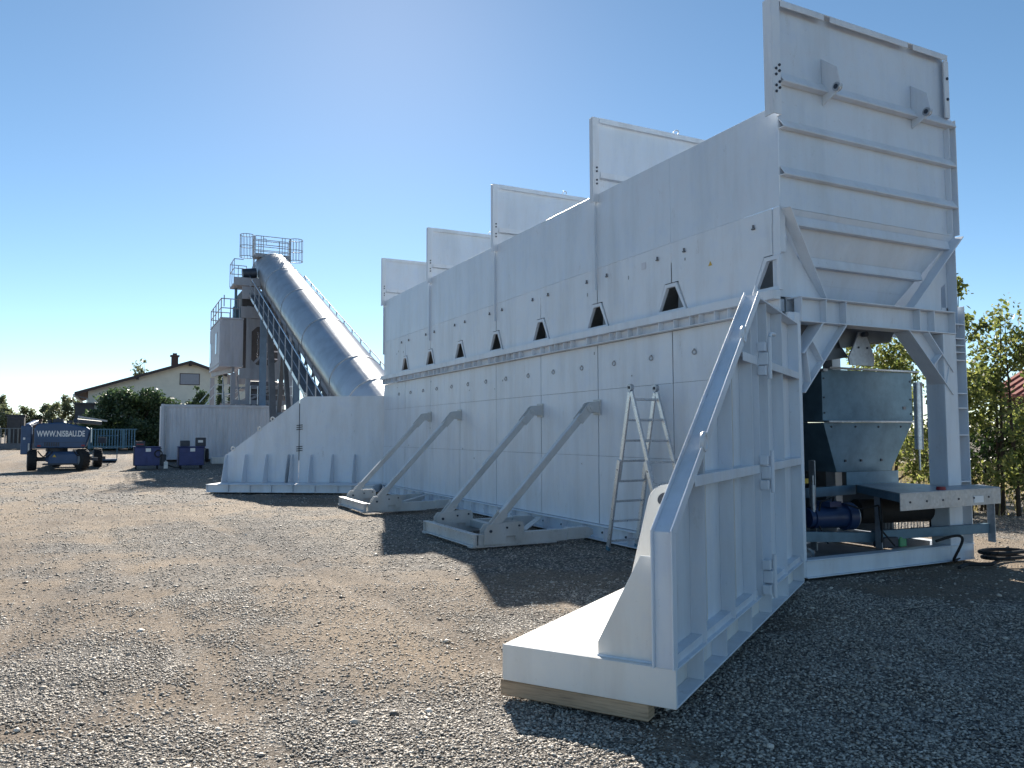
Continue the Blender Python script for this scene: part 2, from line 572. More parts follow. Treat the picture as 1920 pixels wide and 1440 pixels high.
# ledge beam
mb = MB()
mb.box(6.585, 6.70, YN + .02, YF, 3.165, 3.272)
mb.box(6.60, 6.70, YN + .02, YF, 3.032, 3.047)
mb.box(6.685, 6.70, YN + .02, YF, 3.0475, 3.1645)
led = mb.build('ledge_beam', 'white', bin_, .003)
for k in range(8):
    a = edges[k]
    for d in (.17, .66, .9, 1.19, 1.38, 1.70):
        if a + d < YF - .05 and not (k == 0 and d < .2):
            MB().box(6.605, 6.684, a + d, a + d + .012, 3.048, 3.164).build('stiffener', 'white', led)

# window panels
def half(t, z):
    return None
for k in range(8):
    a, b = edges[k], edges[k + 1]
    last = k == 7
    pr = random.uniform(-.002, .002)
    poly = [(a + .345, 3.276), ((b - .345) if not last else b - .01, 3.276)]
    if last:
        poly += [(b - .01, 4.243)]
    else:
        poly += [(b - .145, 3.70), (b - .012, 3.70), (b - .012, 4.06), (b - .003, 4.08), (b - .003, 4.243)]
    poly += [(a + .003, 4.243), (a + .003, 4.08), (a + .012, 4.06), (a + .012, 3.70), (a + .145, 3.70)]
    mb = MB()
    plateX(mb, poly, 6.70 + pr, 6.712 + pr)
    mb.build('panel', 'white', bin_, .002)
for k in range(8):
    c = edges[k]
    o_ = [(c - .325, 3.276), (c + .325, 3.276), (c + .125, 3.685), (c - .125, 3.685)]
    i_ = [(c - .265, 3.325), (c + .265, 3.325), (c + .088, 3.635), (c - .088, 3.635)]
    if k == 0:
        o_ = [(YN + .01, 3.276), (c + .325, 3.276), (c + .125, 3.685), (YN + .01, 3.685)]
        i_ = [(YN + .05, 3.325), (c + .265, 3.325), (c + .088, 3.635), (YN + .05, 3.635)]
    mb = MB().ringprism([(6.684, y, z) for y, z in o_], [(6.684, y, z) for y, z in i_], (.05, 0, 0))
    wf = mb.build('window_frame', 'white', bin_, .002)
    if k:
        MB().prism([(6.76, c - .06, 3.33), (6.76, c - .215, 3.33), (6.76, c - .088, 3.56), (6.76, c - .075, 3.56)], (.01, 0, 0)).build('gusset', 'inner', wf)
    else:
        MB().box(6.70, 6.712, YN + .005, c - .012, 3.69, 4.243).build('corner_strip', 'white', bin_)

# upper sheets
for k in range(8):
    a = edges[k] if k else YN
    b = edges[k + 1]
    g = .006 if abs(b - 14.03) < .1 else .002
    g0 = .006 if abs(a - 14.03) < .1 else .002
    pr = random.uniform(-.003, .003)
    MB().box(6.70 + pr, 6.71 + pr, a + g0, b - g, 4.249, 5.44).build('upper_sheet', 'white2', bin_, .002)
# right wall, hopper slopes, posts behind
MB().box(9.84, 9.85, YN, YF, 3.0, 5.44).build('right_wall', 'white2', bin_)
for k in range(1, 9):
    c = edges[k]
    for s in ((-1, 1) if k < 8 else (-1,)):
        MB().prism([(6.75, c, 4.05), (9.83, c, 4.05), (9.83, c + s * .72, 3.06), (6.75, c + s * .72, 3.06)], (0, s * .01, .006)).build('hopper_slope', 'inner', bin_)
for k in range(1, 9):
    c = edges[k]
    MB().box(9.66, 9.84, c - .09, c + .09, .02, 3.0).build('rear_post', 'white', bin_)
MB().box(9.68, 9.84, YN + .4, YF, .02, .2).build('rear_base_rail', 'white', bin_)

for k in range(2, 8):  # lower rear panels, added to keep sun out of the bay
    MB().box(9.80, 9.81, edges[k] + .1, edges[k + 1] - .1, .205, 2.99).build('rear_panel', 'inner', bin_)
MB().box(9.80, 9.81, 7.5, 8.98, .205, 1.4).build('rear_panel', 'inner', bin_)  # low panel added to cut the sun on the bay floor
MB().box(6.76, 9.79, 10.1, 10.12, .04, 3.04).build('sun_blocker', 'inner', bin_)  # dark cross wall added behind the hopper to keep the bay dark
MB().box(9.80, 9.81, 9.0, 10.2, .205, 2.99).build('rear_panel', 'inner', bin_)  # panel added to shut the sun out beside the cross wall
# dividers
def divider(yd, ext=True):
    d = MB().box(6.66, 9.84, yd - .004, yd + .004, 3.9, 6.66).build('divider_wall', 'white2', bin_)
    mb = MB()
    mb.box(6.60, 6.72, yd - .07, yd - .058, 5.30, 6.68)
    mb.box(6.60, 6.612, yd - .0575, yd + .03, 5.30, 6.68)
    mb.build('edge_channel', 'white', d, .002)
    mb = MB()
    mb.box(6.73, 9.84, yd - .075, yd - .005, 6.665, 6.68)
    mb.box(6.73, 9.84, yd - .075, yd - .066, 6.60, 6.6645)
    mb.build('top_flange', 'white', d)
    mb = MB()
    mb.box(6.73, 9.8, yd - .09, yd - .005, 5.70, 5.712)
    mb.box(6.73, 9.8, yd - .09, yd - .08, 5.7125, 5.79)
    mb.build('cross_rail', 'white', d)
    mb = MB()
    for z in (5.60, 5.66, 5.80, 5.86):
        mb.tube((6.668, yd - .07, z), (6.668, yd - .085, z), .016, 6)
    mb.build('bolt', 'dark', d)
    MB().torus((8.3, yd - .03, 6.72), .045, .012, (1, .7, 0)).build('lifting_eye', 'white', d)
for yd in (10.309, 14.026, 17.743, YF - .01):
    divider(yd)

# end wall facing the yard
ew = MB().box(6.715, 9.835, 6.476, 6.486, 4.24, 5.79).build('end_wall', 'white2', bin_)
up = MB().box(6.70, 9.74, 6.478, 6.488, 5.795, 6.64).build('extension_panel', 'white2', bin_)
mb = MB()
mb.box(6.575, 6.70, 6.40, 6.412, 5.29, 6.665)
mb.box(6.575, 6.587, 6.4125, 6.54, 5.29, 6.665)
mb.box(6.69, 6.702, 6.4125, 6.477, 5.29, 6.63)
mb.build('edge_channel', 'white', up, .003)
mb = MB()
mb.box(6.71, 9.74, 6.40, 6.50, 6.645, 6.66)
for a, b in ((6.71, 7.42), (7.52, 8.93), (9.03, 9.72)):
    mb.box(a, b, 6.392, 6.402, 6.575, 6.644)
mb.build('top_flange', 'white', up, .003)
mb = MB()
mb.box(9.65, 9.745, 6.40, 6.412, 5.80, 6.574)
mb.box(9.735, 9.745, 6.4125, 6.477, 5.80, 6.60)
mb.build('side_channel', 'white', up, .003)
for zc, hgt, dp in ((5.735, .10, .10), (5.19, .075, .085), (4.635, .075, .085)):
    mb = MB()
    mb.box(6.715, 9.83, 6.476 - dp, 6.475, zc - hgt / 2, zc - hgt / 2 + .012)
    mb.prism([(6.715, 6.476 - dp, zc - hgt / 2 + .0125), (6.715, 6.476 - dp + .01, zc - hgt / 2 + .0125), (6.715, 6.474, zc + hgt / 2 + .04), (6.715, 6.462, zc + hgt / 2 + .04)], (3.115, 0, 0))
    mb.build('rib', 'white', ew, .002)
mb = MB()
mb.box(9.70, 9.71, 6.40, 6.475, 4.70, 5.12)
mb.box(9.70, 9.71, 6.40, 6.475, 5.26, 5.66)
mb.box(9.70, 9.71, 6.40, 6.475, 4.26, 4.57)
mb.box(9.8355, 9.847, 6.40, 6.48, 4.24, 5.79)
mb.build('side_rib', 'white', ew)
for xb in (7.44, 9.06):
    poly = [(6.475, 6.14), (6.25, 5.95), (6.20, 5.72), (6.215, 5.665), (6.26, 5.65), (6.475, 5.56)]
    br = MB().prism([(xb, y, z) for y, z in poly], (.016, 0, 0)).build('bracket', 'white', up, .003)
    mb = MB().tube((xb - .02, 6.255, 5.71), (xb + .036, 6.255, 5.71), .052, 14)
    mb.build('pin_boss', 'galv', br, smooth=True)
    MB().tube((xb - .026, 6.255, 5.71), (xb - .0205, 6.255, 5.71), .03, 10).build('pin', 'dark', br)
mb = MB()
for z in (5.60, 5.67, 5.80, 5.87):
    mb.tube((6.672, 6.40, z), (6.672, 6.385, z), .016, 6)
    mb.tube((6.62, 6.3999, z - .05), (6.62, 6.386, z - .05), .016, 6)
for z in (6.05, 6.33):
    mb.tube((9.70, 6.40, z), (9.70, 6.386, z), .02, 6)
mb.build('bolt', 'dark', up)

# lower end hopper: slope plate, ribs, edge bars
def slope_y(z):
    return 6.476 + (4.24 - z) * .42
xl = lambda z: 6.76 + (4.20 - z) * .752
xr = lambda z: 9.82 - (4.17 - z) * .82
z1, z2 = 4.236, 3.22
hp = MB().prism([(6.72, slope_y(z1), z1), (9.835, slope_y(z1), z1), (xr(z2), slope_y(z2), z2), (xl(z2), slope_y(z2), z2)], (0, .008, .004)).build('end_hopper', 'white2', bin_)
for zc in (4.08, 3.67):
    a, b = xl(zc) + .02, xr(zc) - .02
    yy = slope_y(zc)
    mb = MB()
    mb.box(a, b, yy - .085, yy - .004, zc - .035, zc - .023)
    mb.prism([(a, yy - .085, zc - .0225), (a, yy - .075, zc - .0225), (a, yy - .045, zc + .08), (a, yy - .055, zc + .08)], (b - a, 0, 0))
    mb.build('rib', 'white', hp, .002)
mb = MB()
mb.prism([(xl(3.46) + .02, slope_y(3.46) - .002, 3.46), (xr(3.46) - .02, slope_y(3.46) - .002, 3.46), (xr(3.26) - .02, 7.1, 3.255), (xl(3.26) + .02, 7.1, 3.255)], (0, .006, -.004))
mb.build('outlet_plate', 'white2', hp)
for xf, nm in ((xl, 'l'), (xr, 'r')):
    sgn = 1 if nm == 'l' else -1
    p, q = (xf(4.22), 6.43, 4.22), (xf(3.23), 6.60, 3.23)
    mb = MB().bar(p, q, .012, .15, (0, 1, 0))
    mb.build('edge_bar', 'white', hp)
    x0 = 6.712 if nm == 'l' else 9.838
    poly = [(x0, 6.60, 4.19), (xf(3.225), 6.60, 3.225), (x0, 6.60, 3.225)]
    if nm == 'r':
        poly = [(x0 - .005, 6.60, 4.17), (xf(3.225), 6.60, 3.225), (9.70, 6.60, 3.225), (9.71, 6.60, 3.56), (9.80, 6.60, 3.62), (9.81, 6.60, 3.225), (x0, 6.60, 3.225)]
    MB().prism(poly, (0, .01, 0)).build('side_gusset', 'white', bin_)
MB().box(6.713, 6.80, 6.488, 6.66, 3.72, 4.235).build('corner_plate', 'white', bin_)

MB().box(6.90, 6.91, 6.615, 7.15, 3.05, 3.78).build('shade_plate', 'inner', bin_)  # dark plate added so the corner window opening looks shaded
# portal under the end wall
pb = MB()
pb.box(6.93, 9.70, 6.40, 6.62, 3.195, 3.21)
pb.box(6.93, 9.70, 6.40, 6.62, 2.915, 2.93)
pb.box(6.93, 9.70, 6.50, 6.512, 2.9305, 3.1945)
pbo = pb.build('portal_beam', 'white', bin_, .003)
for x in (6.935, 7.33, 7.66, 8.99, 9.27, 9.68):
    MB().box(x, x + .012, 6.405, 6.4995, 2.931, 3.194).build('stiffener', 'white', pbo)
MB().box(6.80, 9.84, 6.63, 6.80, 3.03, 3.20).build('cross_beam', 'white', bin_)
# posts
post = MB()
post.box(9.45, 9.70, 6.42, 6.434, .02, 2.913)
post.box(9.70, 9.712, 6.42, 6.68, .02, 3.22)
post.box(9.45, 9.462, 6.4345, 6.68, .02, 2.913)
post.box(9.462, 9.70, 6.666, 6.68, .02, 2.913)
post.box(9.90, 9.912, 6.42, 6.68, .02, 3.30)
post.box(9.7125, 9.8995, 6.60, 6.612, .02, 3.30)
po = post.build('post', 'white', bin_, .003)
for z in (3.05, 2.86, 2.77, 2.68, 2.575, 2.14, 1.95, 1.60, 1.0):
    MB().box(9.713, 9.899, 6.425, 6.5995, z, z + .014).build('step_plate', 'white', po)
MB().box(6.76, 6.94, 6.43, 6.66, .02, 3.02).build('post', 'white', bin_, .003)
MB().tube((9.37, 6.75, 1.42), (9.38, 6.75, 2.30), .055, 12).tube((9.37, 6.75, 1.15), (9.37, 6.75, 1.42), .014, 6).build('pneumatic_cylinder', 'alu', bin_, smooth=True)
# knee braces
def knee(pts_front, inner):
    mb = MB()
    (a, b, c, d) = pts_front          # outer line a-b, inner line c-d in (x,z)
    mb.prism([(a[0], 6.50, a[1]), (b[0], 6.50, b[1]), (d[0], 6.50, d[1]), (c[0], 6.50, c[1])], (0, .012, 0))
    k = mb.build('knee_brace', 'white', bin_)
    for p, q in ((a, b), (c, d)):
        MB().bar((p[0], 6.51, p[1]), (q[0], 6.51, q[1]), .22, .014, (q[1] - p[1], 0, -(q[0] - p[0]))).build('flange', 'white', k)
    for t in (.55, .85):
        p = (a[0] + (b[0] - a[0]) * t, a[1] + (b[1] - a[1]) * t)
        q = (c[0] + (d[0] - c[0]) * t, c[1] + (d[1] - c[1]) * t)
        MB().bar((p[0], 6.455, p[1]), (q[0], 6.455, q[1]), .09, .012, (q[1] - p[1], 0, -(q[0] - p[0]))).build('stiffener', 'white', k)
knee(((7.66, 2.913), (6.95, 2.10), (7.27, 2.913), (6.95, 2.55)), 1)
knee(((8.78, 2.913), (9.60, 2.13), (9.15, 2.913), (9.62, 2.42)), -1)
# base front
mb = MB()
mb.box(6.92, 9.90, 6.40, 6.55, .012, .026)
mb.box(6.92, 9.90, 6.40, 6.55, .20, .214)
mb.box(6.92, 9.90, 6.425, 6.437, .0265, .1995)
mb.build('base_frame', 'white', bin_, .003)
MB().box(6.95, 9.5, 8.3, 8.42, .02, .16).build('base_frame', 'white', bin_)
MB().box(7.0, 9.4, 6.6, 9.2, .022, .03).build('floor_plate', 'inner', bin_)
# discharge gate under the first bin
mb = MB()
mb.prism([(7.0, 7.05, 3.05), (8.05, 7.05, 3.05), (8.45, 7.05, 2.62), (7.05, 7.05, 2.42)], (0, .01, 0))
mb.prism([(8.05, 6.95, 3.05), (9.3, 6.95, 3.05), (9.12, 6.95, 2.86), (8.62, 6.95, 2.80), (8.20, 6.95, 2.72)], (0, .01, 0))
mb.box(7.1, 9.3, 7.06, 7.9, 2.86, 2.95)
mb.build('discharge_chute', 'inner', bin_)
gt = MB().prism([(8.33, 6.87, 2.74), (8.44, 6.87, 2.93), (8.56, 6.87, 2.93), (8.66, 6.87, 2.74), (8.72, 6.87, 2.60), (8.70, 6.87, 2.50), (8.26, 6.87, 2.50), (8.24, 6.87, 2.60)], (0, .02, 0)).build('discharge_gate', 'galv', bin_, .003)
MB().tube((8.50, 6.86, 2.90), (8.50, 6.80, 2.90), .035, 10).tube((8.42, 6.868, 2.73), (8.42, 6.86, 2.73), .015, 6).tube((8.58, 6.868, 2.73), (8.58, 6.86, 2.73), .015, 6).build('hinge_pin', 'dark', gt)

# small welded parts on the wall
for k in range(0, 8):
    for s in (-.465, .465):
        yy = edges[k] + s
        if YN + .3 < yy < YF - .2:
            MB().torus((6.684, yy, 2.70), .029, .0085, (1, .4, 0), 14, 5).tube((6.6995, yy, 2.735), (6.675, yy, 2.735), .014, 6).build('welded_ring', 'rail', bin_)
for k in range(0, 8):
    for s in (-.29, .29):
        yy = edges[k] + s
        if yy > YN + .1:
            MB().box(6.672, 6.70, yy - .022, yy + .022, 4.06, 4.075).tube((6.686, yy, 4.0755), (6.686, yy, 4.115), .013, 6).build('bolted_lug', 'braced', bin_)
random.seed(21)
for k in range(18):
    yy, zz = random.uniform(7.2, 20.8), random.choice((random.uniform(3.75, 4.0), random.uniform(1.0, 1.9), random.uniform(2.4, 2.9)))
    hh = random.uniform(.02, .055)
    MB().box(6.692, 6.6999, yy, yy + random.uniform(.008, .02), zz, zz + hh).build('weld_tab', 'rail', bin_)
MB().prism([(6.6925, 7.62, 3.78), (6.6925, 7.69, 3.78), (6.6925, 7.655, 3.84)], (.002, 0, 0)).build('warning_sticker', 'yellow', bin_)
MB().box(6.6925, 6.6945, 9.02, 9.12, 4.0, 4.1).build('paper_sticker', 'container', bin_)

# ------------------------------------------------------------------ wing walls
def wing(mirror, root, near):
    Ox, Oy = 2.83, 3.58
    def T(u, n, z):
        x = Ox + .832 * u - .555 * n
        y = Oy + .555 * u + .832 * n
        if mirror:
            y = (YN + YF) - y
            z = z - .07
        return (x, y, z)
    B = lambda: MB(T)
    L = 4.25 if near else 4.80
    # foot: box with open stiffened channel on the outer side
    mb = B()
    mb.box(0, L, .11, 1.127, .10, .319)
    foot = mb.build('foot', 'cream' if near else 'white', root, .010)
    mb = B()
    mb.box(0.0, L, 0, .1095, .10, .112)
    mb.box(0.0, L, 0, .1095, .307, .319)
    mb.box(0.0, .012, 0, .1095, .1125, .3065)
    mb.box(L - .012, L, 0, .1095, .1125, .3065)
    mb.build('channel_flange', 'white', foot, .002)
    for u in (.55, 1.12, 1.88, 2.62, 3.38):
        B().box(u, u + .012, .004, .1095, .1125, .3065).build('stiffener', 'white', foot)
    if near:
        B().box(-.012, -.0005, 0, 1.127, .10, .3195).build('end_plate', 'cream', foot, .003)
    if not near:
        mb = B()
        mb.box(0, L + .05, 1.13, 1.18, .10, .112)
        mb.box(0, L + .05, 1.13, 1.18, .30, .315)
        mb.build('inner_flange', 'white', foot)
        for u in (.02, .65, 1.28, 1.9, 2.52, 3.15, 3.8, 4.2):
            B().box(u, u + .012, 1.1305, 1.178, .1125, .2995).build('stiffener', 'white', foot)
    # skins
    def prof(u):
        return 1.08 + (2.81 - 1.08) * min(1, u / 2.415)
    n0, n1 = .105, .115
    s1 = B().prism([(.012, n0, .3195), (2.262, n0, .3195), (2.262, n0, prof(2.262)), (.012, n0, prof(.012))], (0, n1 - n0, 0)).build('outer_leaf', 'white', root)
    s2 = B().prism([(2.272, n0, .3195), (L, n0, .3195), (L, n0, 2.80), (2.42, n0, 2.80), (2.272, n0, prof(2.272))], (0, n1 - n0, 0)).build('inner_leaf', 'white', root)
    if near:
        for u in (.63, 1.37, 2.05):
            B().box(u, u + .012, .004, .1045, .3195, min(prof(u), 2.8) - .005).build('rib', 'white', s1)
        for u in (.33, 1.0, 1.72, 1.80):
            B().box(u, u + .006, .099, .1045, .3195, prof(u) - .01).build('weld_seam', 'cream', s1)
        for u in (2.28, 2.68, 3.37, L - .012):
            B().box(u, u + .012, .0 if u < 2.3 or u > 4 else .006, .1045, .3195, 2.785 if u > 2.4 else 2.70).build('rib', 'white', s2)
        for u in (2.45, 3.02, 3.10, 3.75):
            B().box(u, u + .006, .099, .1045, .3195, 2.78).build('weld_seam', 'cream', s2)
        # rails
        for z, a, b, par in ((1.35, .42, 2.24, s1), (1.35, 2.30, L - .014, s2), (2.24, 1.75, 2.24, s1), (2.24, 2.30, L - .014, s2)):
            mb = B()
            mb.box(a, b, -.004, .004 - .0005, z - .035, z + .035)
            mb.box(a, b, .004, .1045, z + .025, z + .035)
            mb.build('cross_rail', 'white', par, .002)
        B().box(2.42, L, -.002, .105, 2.786, 2.80).build('top_flange', 'white', s2)
        B().box(.0, 2.24, .03, .1045, .3195, .37).build('foot_angle', 'white', s1)
        B().box(2.3, L - .014, .03, .1045, .3195, .37).build('foot_angle', 'white', s2)
        # sloped channel and vertical end channel
        du = Vector((2.415, 2.81 - 1.08)).normalized()
        nx = Vector((-du.y, du.x))
        mb = B()
        def strip(n_a, n_b, off0, off1):
            p0 = (0 + nx.x * 0, 1.08)
            poly = []
            for (u, z) in ((0, .3195), (0, 1.08), (2.415, 2.81)):
                pass
            a0 = (-off0, .3195); a1 = (-off1, .3195)
            b0 = (-off0, 1.08 + off0 * .33); b1 = (-off1, 1.08 + off1 * .33)
            c0 = (2.415 + nx.x * off0, 2.81 + nx.y * off0); c1 = (2.415 + nx.x * off1, 2.81 + nx.y * off1)
            for (p, q, r, s_) in ((a0, b0, b1, a1), (b0, c0, c1, b1)):
                mb.prism([(p[0], n_a, p[1]), (q[0], n_a, q[1]), (r[0], n_a, r[1]), (s_[0], n_a, s_[1])], (0, n_b - n_a, 0))
        strip(.010, .118, .0, .010)
        strip(.0, .0098, -.03, .045)
        strip(.1182, .128, -.01, .045)
        ch = mb.build('edge_channel', 'white', root, .002)
        for u in (.67, 1.82):
            z = prof(u) + .02
            B().torus((u - .01, .005, z + .01), .055, .016, (0, 1, 0), 16, 6).build('ring_eye', 'white', ch, smooth=True)
        # end gusset and strut plate
        B().prism([(.05, .13, .3195), (.05, .50, .3195), (.05, .50, .40), (.05, .225, .93), (.05, .13, .93)], (.012, 0, 0)).build('end_gusset', 'cream', foot, .003)
        B().tube((.046, .135, .323), (.046, .50, .323), .009, 6).build('weld_bead', 'white', foot)
        B().tube((.046, .134, .33), (.046, .134, .92), .008, 6).build('weld_bead', 'white', foot)
        c = B()
        P0, P1 = (.34, .40, .30), (.60, .26, 1.22)
        a0, a1 = Vector(P0), Vector(P1)
        d = (a1 - a0).normalized()
        sd_ = Vector((.50, -.86, 0)).normalized() * .10
        nn = d.cross(sd_).normalized() * .02
        top = []
        for t in range(0, 9):
            an = pi * t / 8
            top.append(a1 + sd_ * cos(an) + d * (.10 * sin(an)))
        poly = [a0 - sd_, a0 + sd_] + top
        poly = [a0 + sd_] + top + [a0 - sd_]
        hole = []
        c.prism([tuple(p) for p in poly], tuple(nn))
        st = c.build('strut_plate', 'cream', foot, .003)
        c2 = B()
        e = a1 + nn * 1.02
        c2.prism([tuple(e + sd_ * (.42 * cos(2 * pi * k / 16)) + d * (.042 * sin(2 * pi * k / 16))) for k in range(16)], tuple(nn * .05))
        e2 = a1 - nn * .07
        c2.prism([tuple(e2 + sd_ * (.42 * cos(2 * pi * k / 16)) + d * (.042 * sin(2 * pi * k / 16))) for k in range(16)], tuple(nn * .05))
        c2.build('pin_hole', 'dark', st)
        # hinges
        for z in (2.26, 1.32, .47):
            mb = B()
            for dz in (-.10, .10):
                mb.box(2.26, 2.375, -.065, .0, dz + z - .038, dz + z + .038)
            mb.box(2.30, 2.40, -.075, -.0005, z - .05, z + .05)
            h = mb.build('hinge', 'white', root, .004)
            mb = B()
            mb.tube((2.335, -.085, z - .165), (2.335, -.085, z + .18), .017, 8)
            if z > 2:
                mb.tube((2.335, -.085, z + .18), (2.37, -.09, z + .215), .017, 8)
                mb.tube((2.37, -.09, z + .215), (2.50, -.095, z + .22), .017, 8)
            mb.build('hinge_pin', 'white', h, smooth=True)
        B().tube((2.55, .06, 2.80), (2.55, .06, 2.86), .03, 8).tube((2.55, .06, 2.86), (2.55, .06, 2.93), .03, 8, .006).build('guide_pin', 'white', s2)
        B().box(4.17, 4.20, .02, .09, 2.80, 2.90).build('stop_tab', 'white', s2)
        mb = B()
        for k in range(9):
            u = .9 + k * .38
            mb.tube((u, .06, .3065), (u, .06, .335), .012, 6)
        mb.build('foot_bolt', 'dark', foot)
    else:
        # tapered gussets on the visible inner face
        for u, dbl in ((.08, 0), (.68, 0), (1.32, 0), (1.97, 0), (2.09, 0), (2.66, 0), (3.30, 0), (3.95, 0)):
            hgt = min(1.12, prof(u) - .03)
            B().prism([(u, .116, .3195), (u, .47, .3195), (u, .26, hgt), (u, .116, hgt)], (.014, 0, 0)).build('gusset', 'white', root, .002)
        for z in (1.28, 1.9):
            for k in (-.06, .0, .06):
                B().tube((2.19, .13, z + k), (2.37, .13, z + k + .015), .012, 6).build('hinge_pin', 'dark', s2)
        B().tube((2.268, .122, .95), (2.268, .122, 2.6), .012, 6).build('hinge_seam', 'braced', s2)
        for u in (.25, 1.45, 2.42, 1.05):
            z = prof(u) + .03
            B().torus((u, .11, z), .055, .02, (0, 1, 0), 14, 6).build('lifting_eye', 'cream', s1)
        B().box(0, L, .10, .12, 2.795, 2.812) if False else None
    return root
nw = thing('wing_wall', (4.6, 4.8, 0), 'near white ribbed wing wall with sloped channel edge and hinges, on a timber', 'wing wall', 'wing walls at the two ends of the bin')
wing(False, nw, True)
fw = thing('wing_wall', (4.6, 23.1, 0), 'far smooth white wing wall with tapered gussets along its foot', 'wing wall', 'wing walls at the two ends of the bin')
wing(True, fw, False)

# timber under the near wing
def TW(u, n, z):
    return (2.83 + .832 * u - .555 * n, 3.58 + .555 * u + .832 * n, z)
mb = MB(TW).box(.0, .11, .17, 1.15, .0, .0985)
tb = mb.build('timber_beam', 'wood', loc=TW(.05, .6, 0), bevel=.006)
tag(tb, 'weathered timber beam lying under the near wing wall foot', 'timber')
mb = MB(TW).box(4.0, 4.12, .1, 1.0, .0, .0985)
tag(mb.build('timber_beam', 'wood', loc=TW(4.05, .6, 0), bevel=.006), 'timber block under the inner end of the near wing wall', 'timber')
def TF(u, n, z):
    x, y, z = TW(u, n, z)
    return (x, YN + YF - y, z)
mb = MB(TF).box(.1, .22, .2, 1.1, -.03, .029)
tag(mb.build('timber_beam', 'wood', loc=TF(.1, .6, 0)), 'flat timber packing under outer corner of the far wing wall', 'timber')
mb = MB(TF).box(3.9, 4.05, .2, 1.1, -.03, .029)
tag(mb.build('timber_beam', 'wood', loc=TF(4, .6, 0)), 'flat timber packing under far wing wall beside the bin corner', 'timber')

# ------------------------------------------------------------------ outriggers
def outrigger(y0, label):
    r = thing('outrigger', (5.5, y0 + .93, 0), label, 'outrigger', 'outrigger braces along the bin wall')
    ya, yb = y0, y0 + 1.86
    fr = MB()
    # front beam (I section), side arms, middle member, bottom plate lip
    fr.box(4.52, 4.62, ya - .10, yb + .10, .195, .21)
    fr.box(4.50, 4.62, ya - .10, yb + .10, .03, .045)
    fr.box(4.565, 4.577, ya - .10, yb + .10, .0455, .1945)
    fr.box(4.52, 4.5645, ya - .095, ya - .083, .0455, .1945)
    fr.box(4.52, 4.5645, yb + .083, yb + .095, .0455, .1945)
    f_ = fr.build('base_frame', 'strut', r, .003)
    for s, yy in ((-1, ya), (1, yb)):
        arm = MB()
        arm.box(4.62, 6.10, yy - .05, yy + .05, .03, .20)
        a_ = arm.build('arm', 'strut', r, .004)
        MB().prism([(6.10, yy - .065, .04), (6.45, yy - .065, .04), (6.55, yy - .065, .10), (6.55, yy - .065, .17), (6.45, yy - .065, .215), (6.10, yy - .065, .215)], (0, .13, 0)).build('arm_end', 'strut', a_, .004)
        MB().box(4.5, 5.9, yy - .075, yy + .075, .016, .0295).build('foot_plate', 'strut', a_)
        for q in (-1, 1):
            yq = yy + q * .075
            poly = [(4.70, .05), (4.70, .26), (4.76, .335), (5.12, .36), (5.30, .36), (5.34, .32), (5.34, .09), (5.20, .09), (5.20, .155), (5.05, .155), (5.05, .05)]
            g_ = MB().prism([(x, yq - .006, z) for x, z in poly], (0, .012, 0)).build('gusset_plate', 'strut', a_, .002)
            mb = MB()
            for px_, pz_ in ((4.80, .24), (5.06, .28), (5.26, .30)):
                mb.tube((px_, yq - .02, pz_), (px_, yq + .02, pz_), .022 if px_ < 5 else .015, 10)
            mb.build('pin', 'dark', g_, smooth=True)
        # strut
        p, q = Vector((4.80, yy, .24)), Vector((6.53, yy, 2.05))
        st = MB().bar(tuple(p + (q - p) * .12), tuple(p + (q - p) * .93), .10, .10, (0, 0, 1)).build('strut', 'strut', r, .008)
        d = (q - p).normalized()
        up_ = Vector((-d.z, 0, d.x))
        for qn in (-1, 1):
            yq = yy + qn * .057
            e = [p - d * .07 - up_ * .05, p - d * .07 + up_ * .05, p + d * .35 + up_ * .065, p + d * .35 - up_ * .065]
            MB().prism([(v.x, yq - .006, v.z) for v in e], (0, .012, 0)).build('end_plate', 'strut', st)
            e = [q - d * .30 - up_ * .07, q - d * .30 + up_ * .06, q + up_ * .07, q + d * .06, q - up_ * .07]
            MB().prism([(v.x, yq - .006, v.z) for v in e], (0, .012, 0)).build('end_plate', 'strut', st)
        # wall bracket
        wb = MB().box(6.675, 6.697, yy - .10, yy + .10, 1.93, 2.17).build('wall_bracket', 'strut', r, .002)
        for qn in (-1, 1):
            yq = yy + qn * .075
            pts = [(6.675, 2.14), (6.675, 1.96), (6.56, 1.97)] + [(6.53 + .075 * cos(t), 2.045 + .075 * sin(t)) for t in np.linspace(-2.0, -4.4, 7)] + [(6.56, 2.13)]
            MB().prism([(x, yq - .006, z) for x, z in pts], (0, .012, 0)).build('bracket_ear', 'strut', wb)
        MB().tube((6.53, yy - .10, 2.045), (6.53, yy + .10, 2.045), .035, 12).build('bracket_pin', 'strut', wb, smooth=True)
    MB().box(5.30, 5.42, ya + .051, yb - .051, .09, .20).build('cross_member', 'strut', r, .003)
    MB().bar((5.42, ya + .1, .205), (6.5, yb - .3, .205), .10, .012).build('diagonal_strip', 'strut', r)
    return r
outrigger(10.32, 'nearer white outrigger with two sloping struts, beside the aluminium ladder')
outrigger(15.88, 'farther white outrigger with two sloping struts, next to the far wing wall')

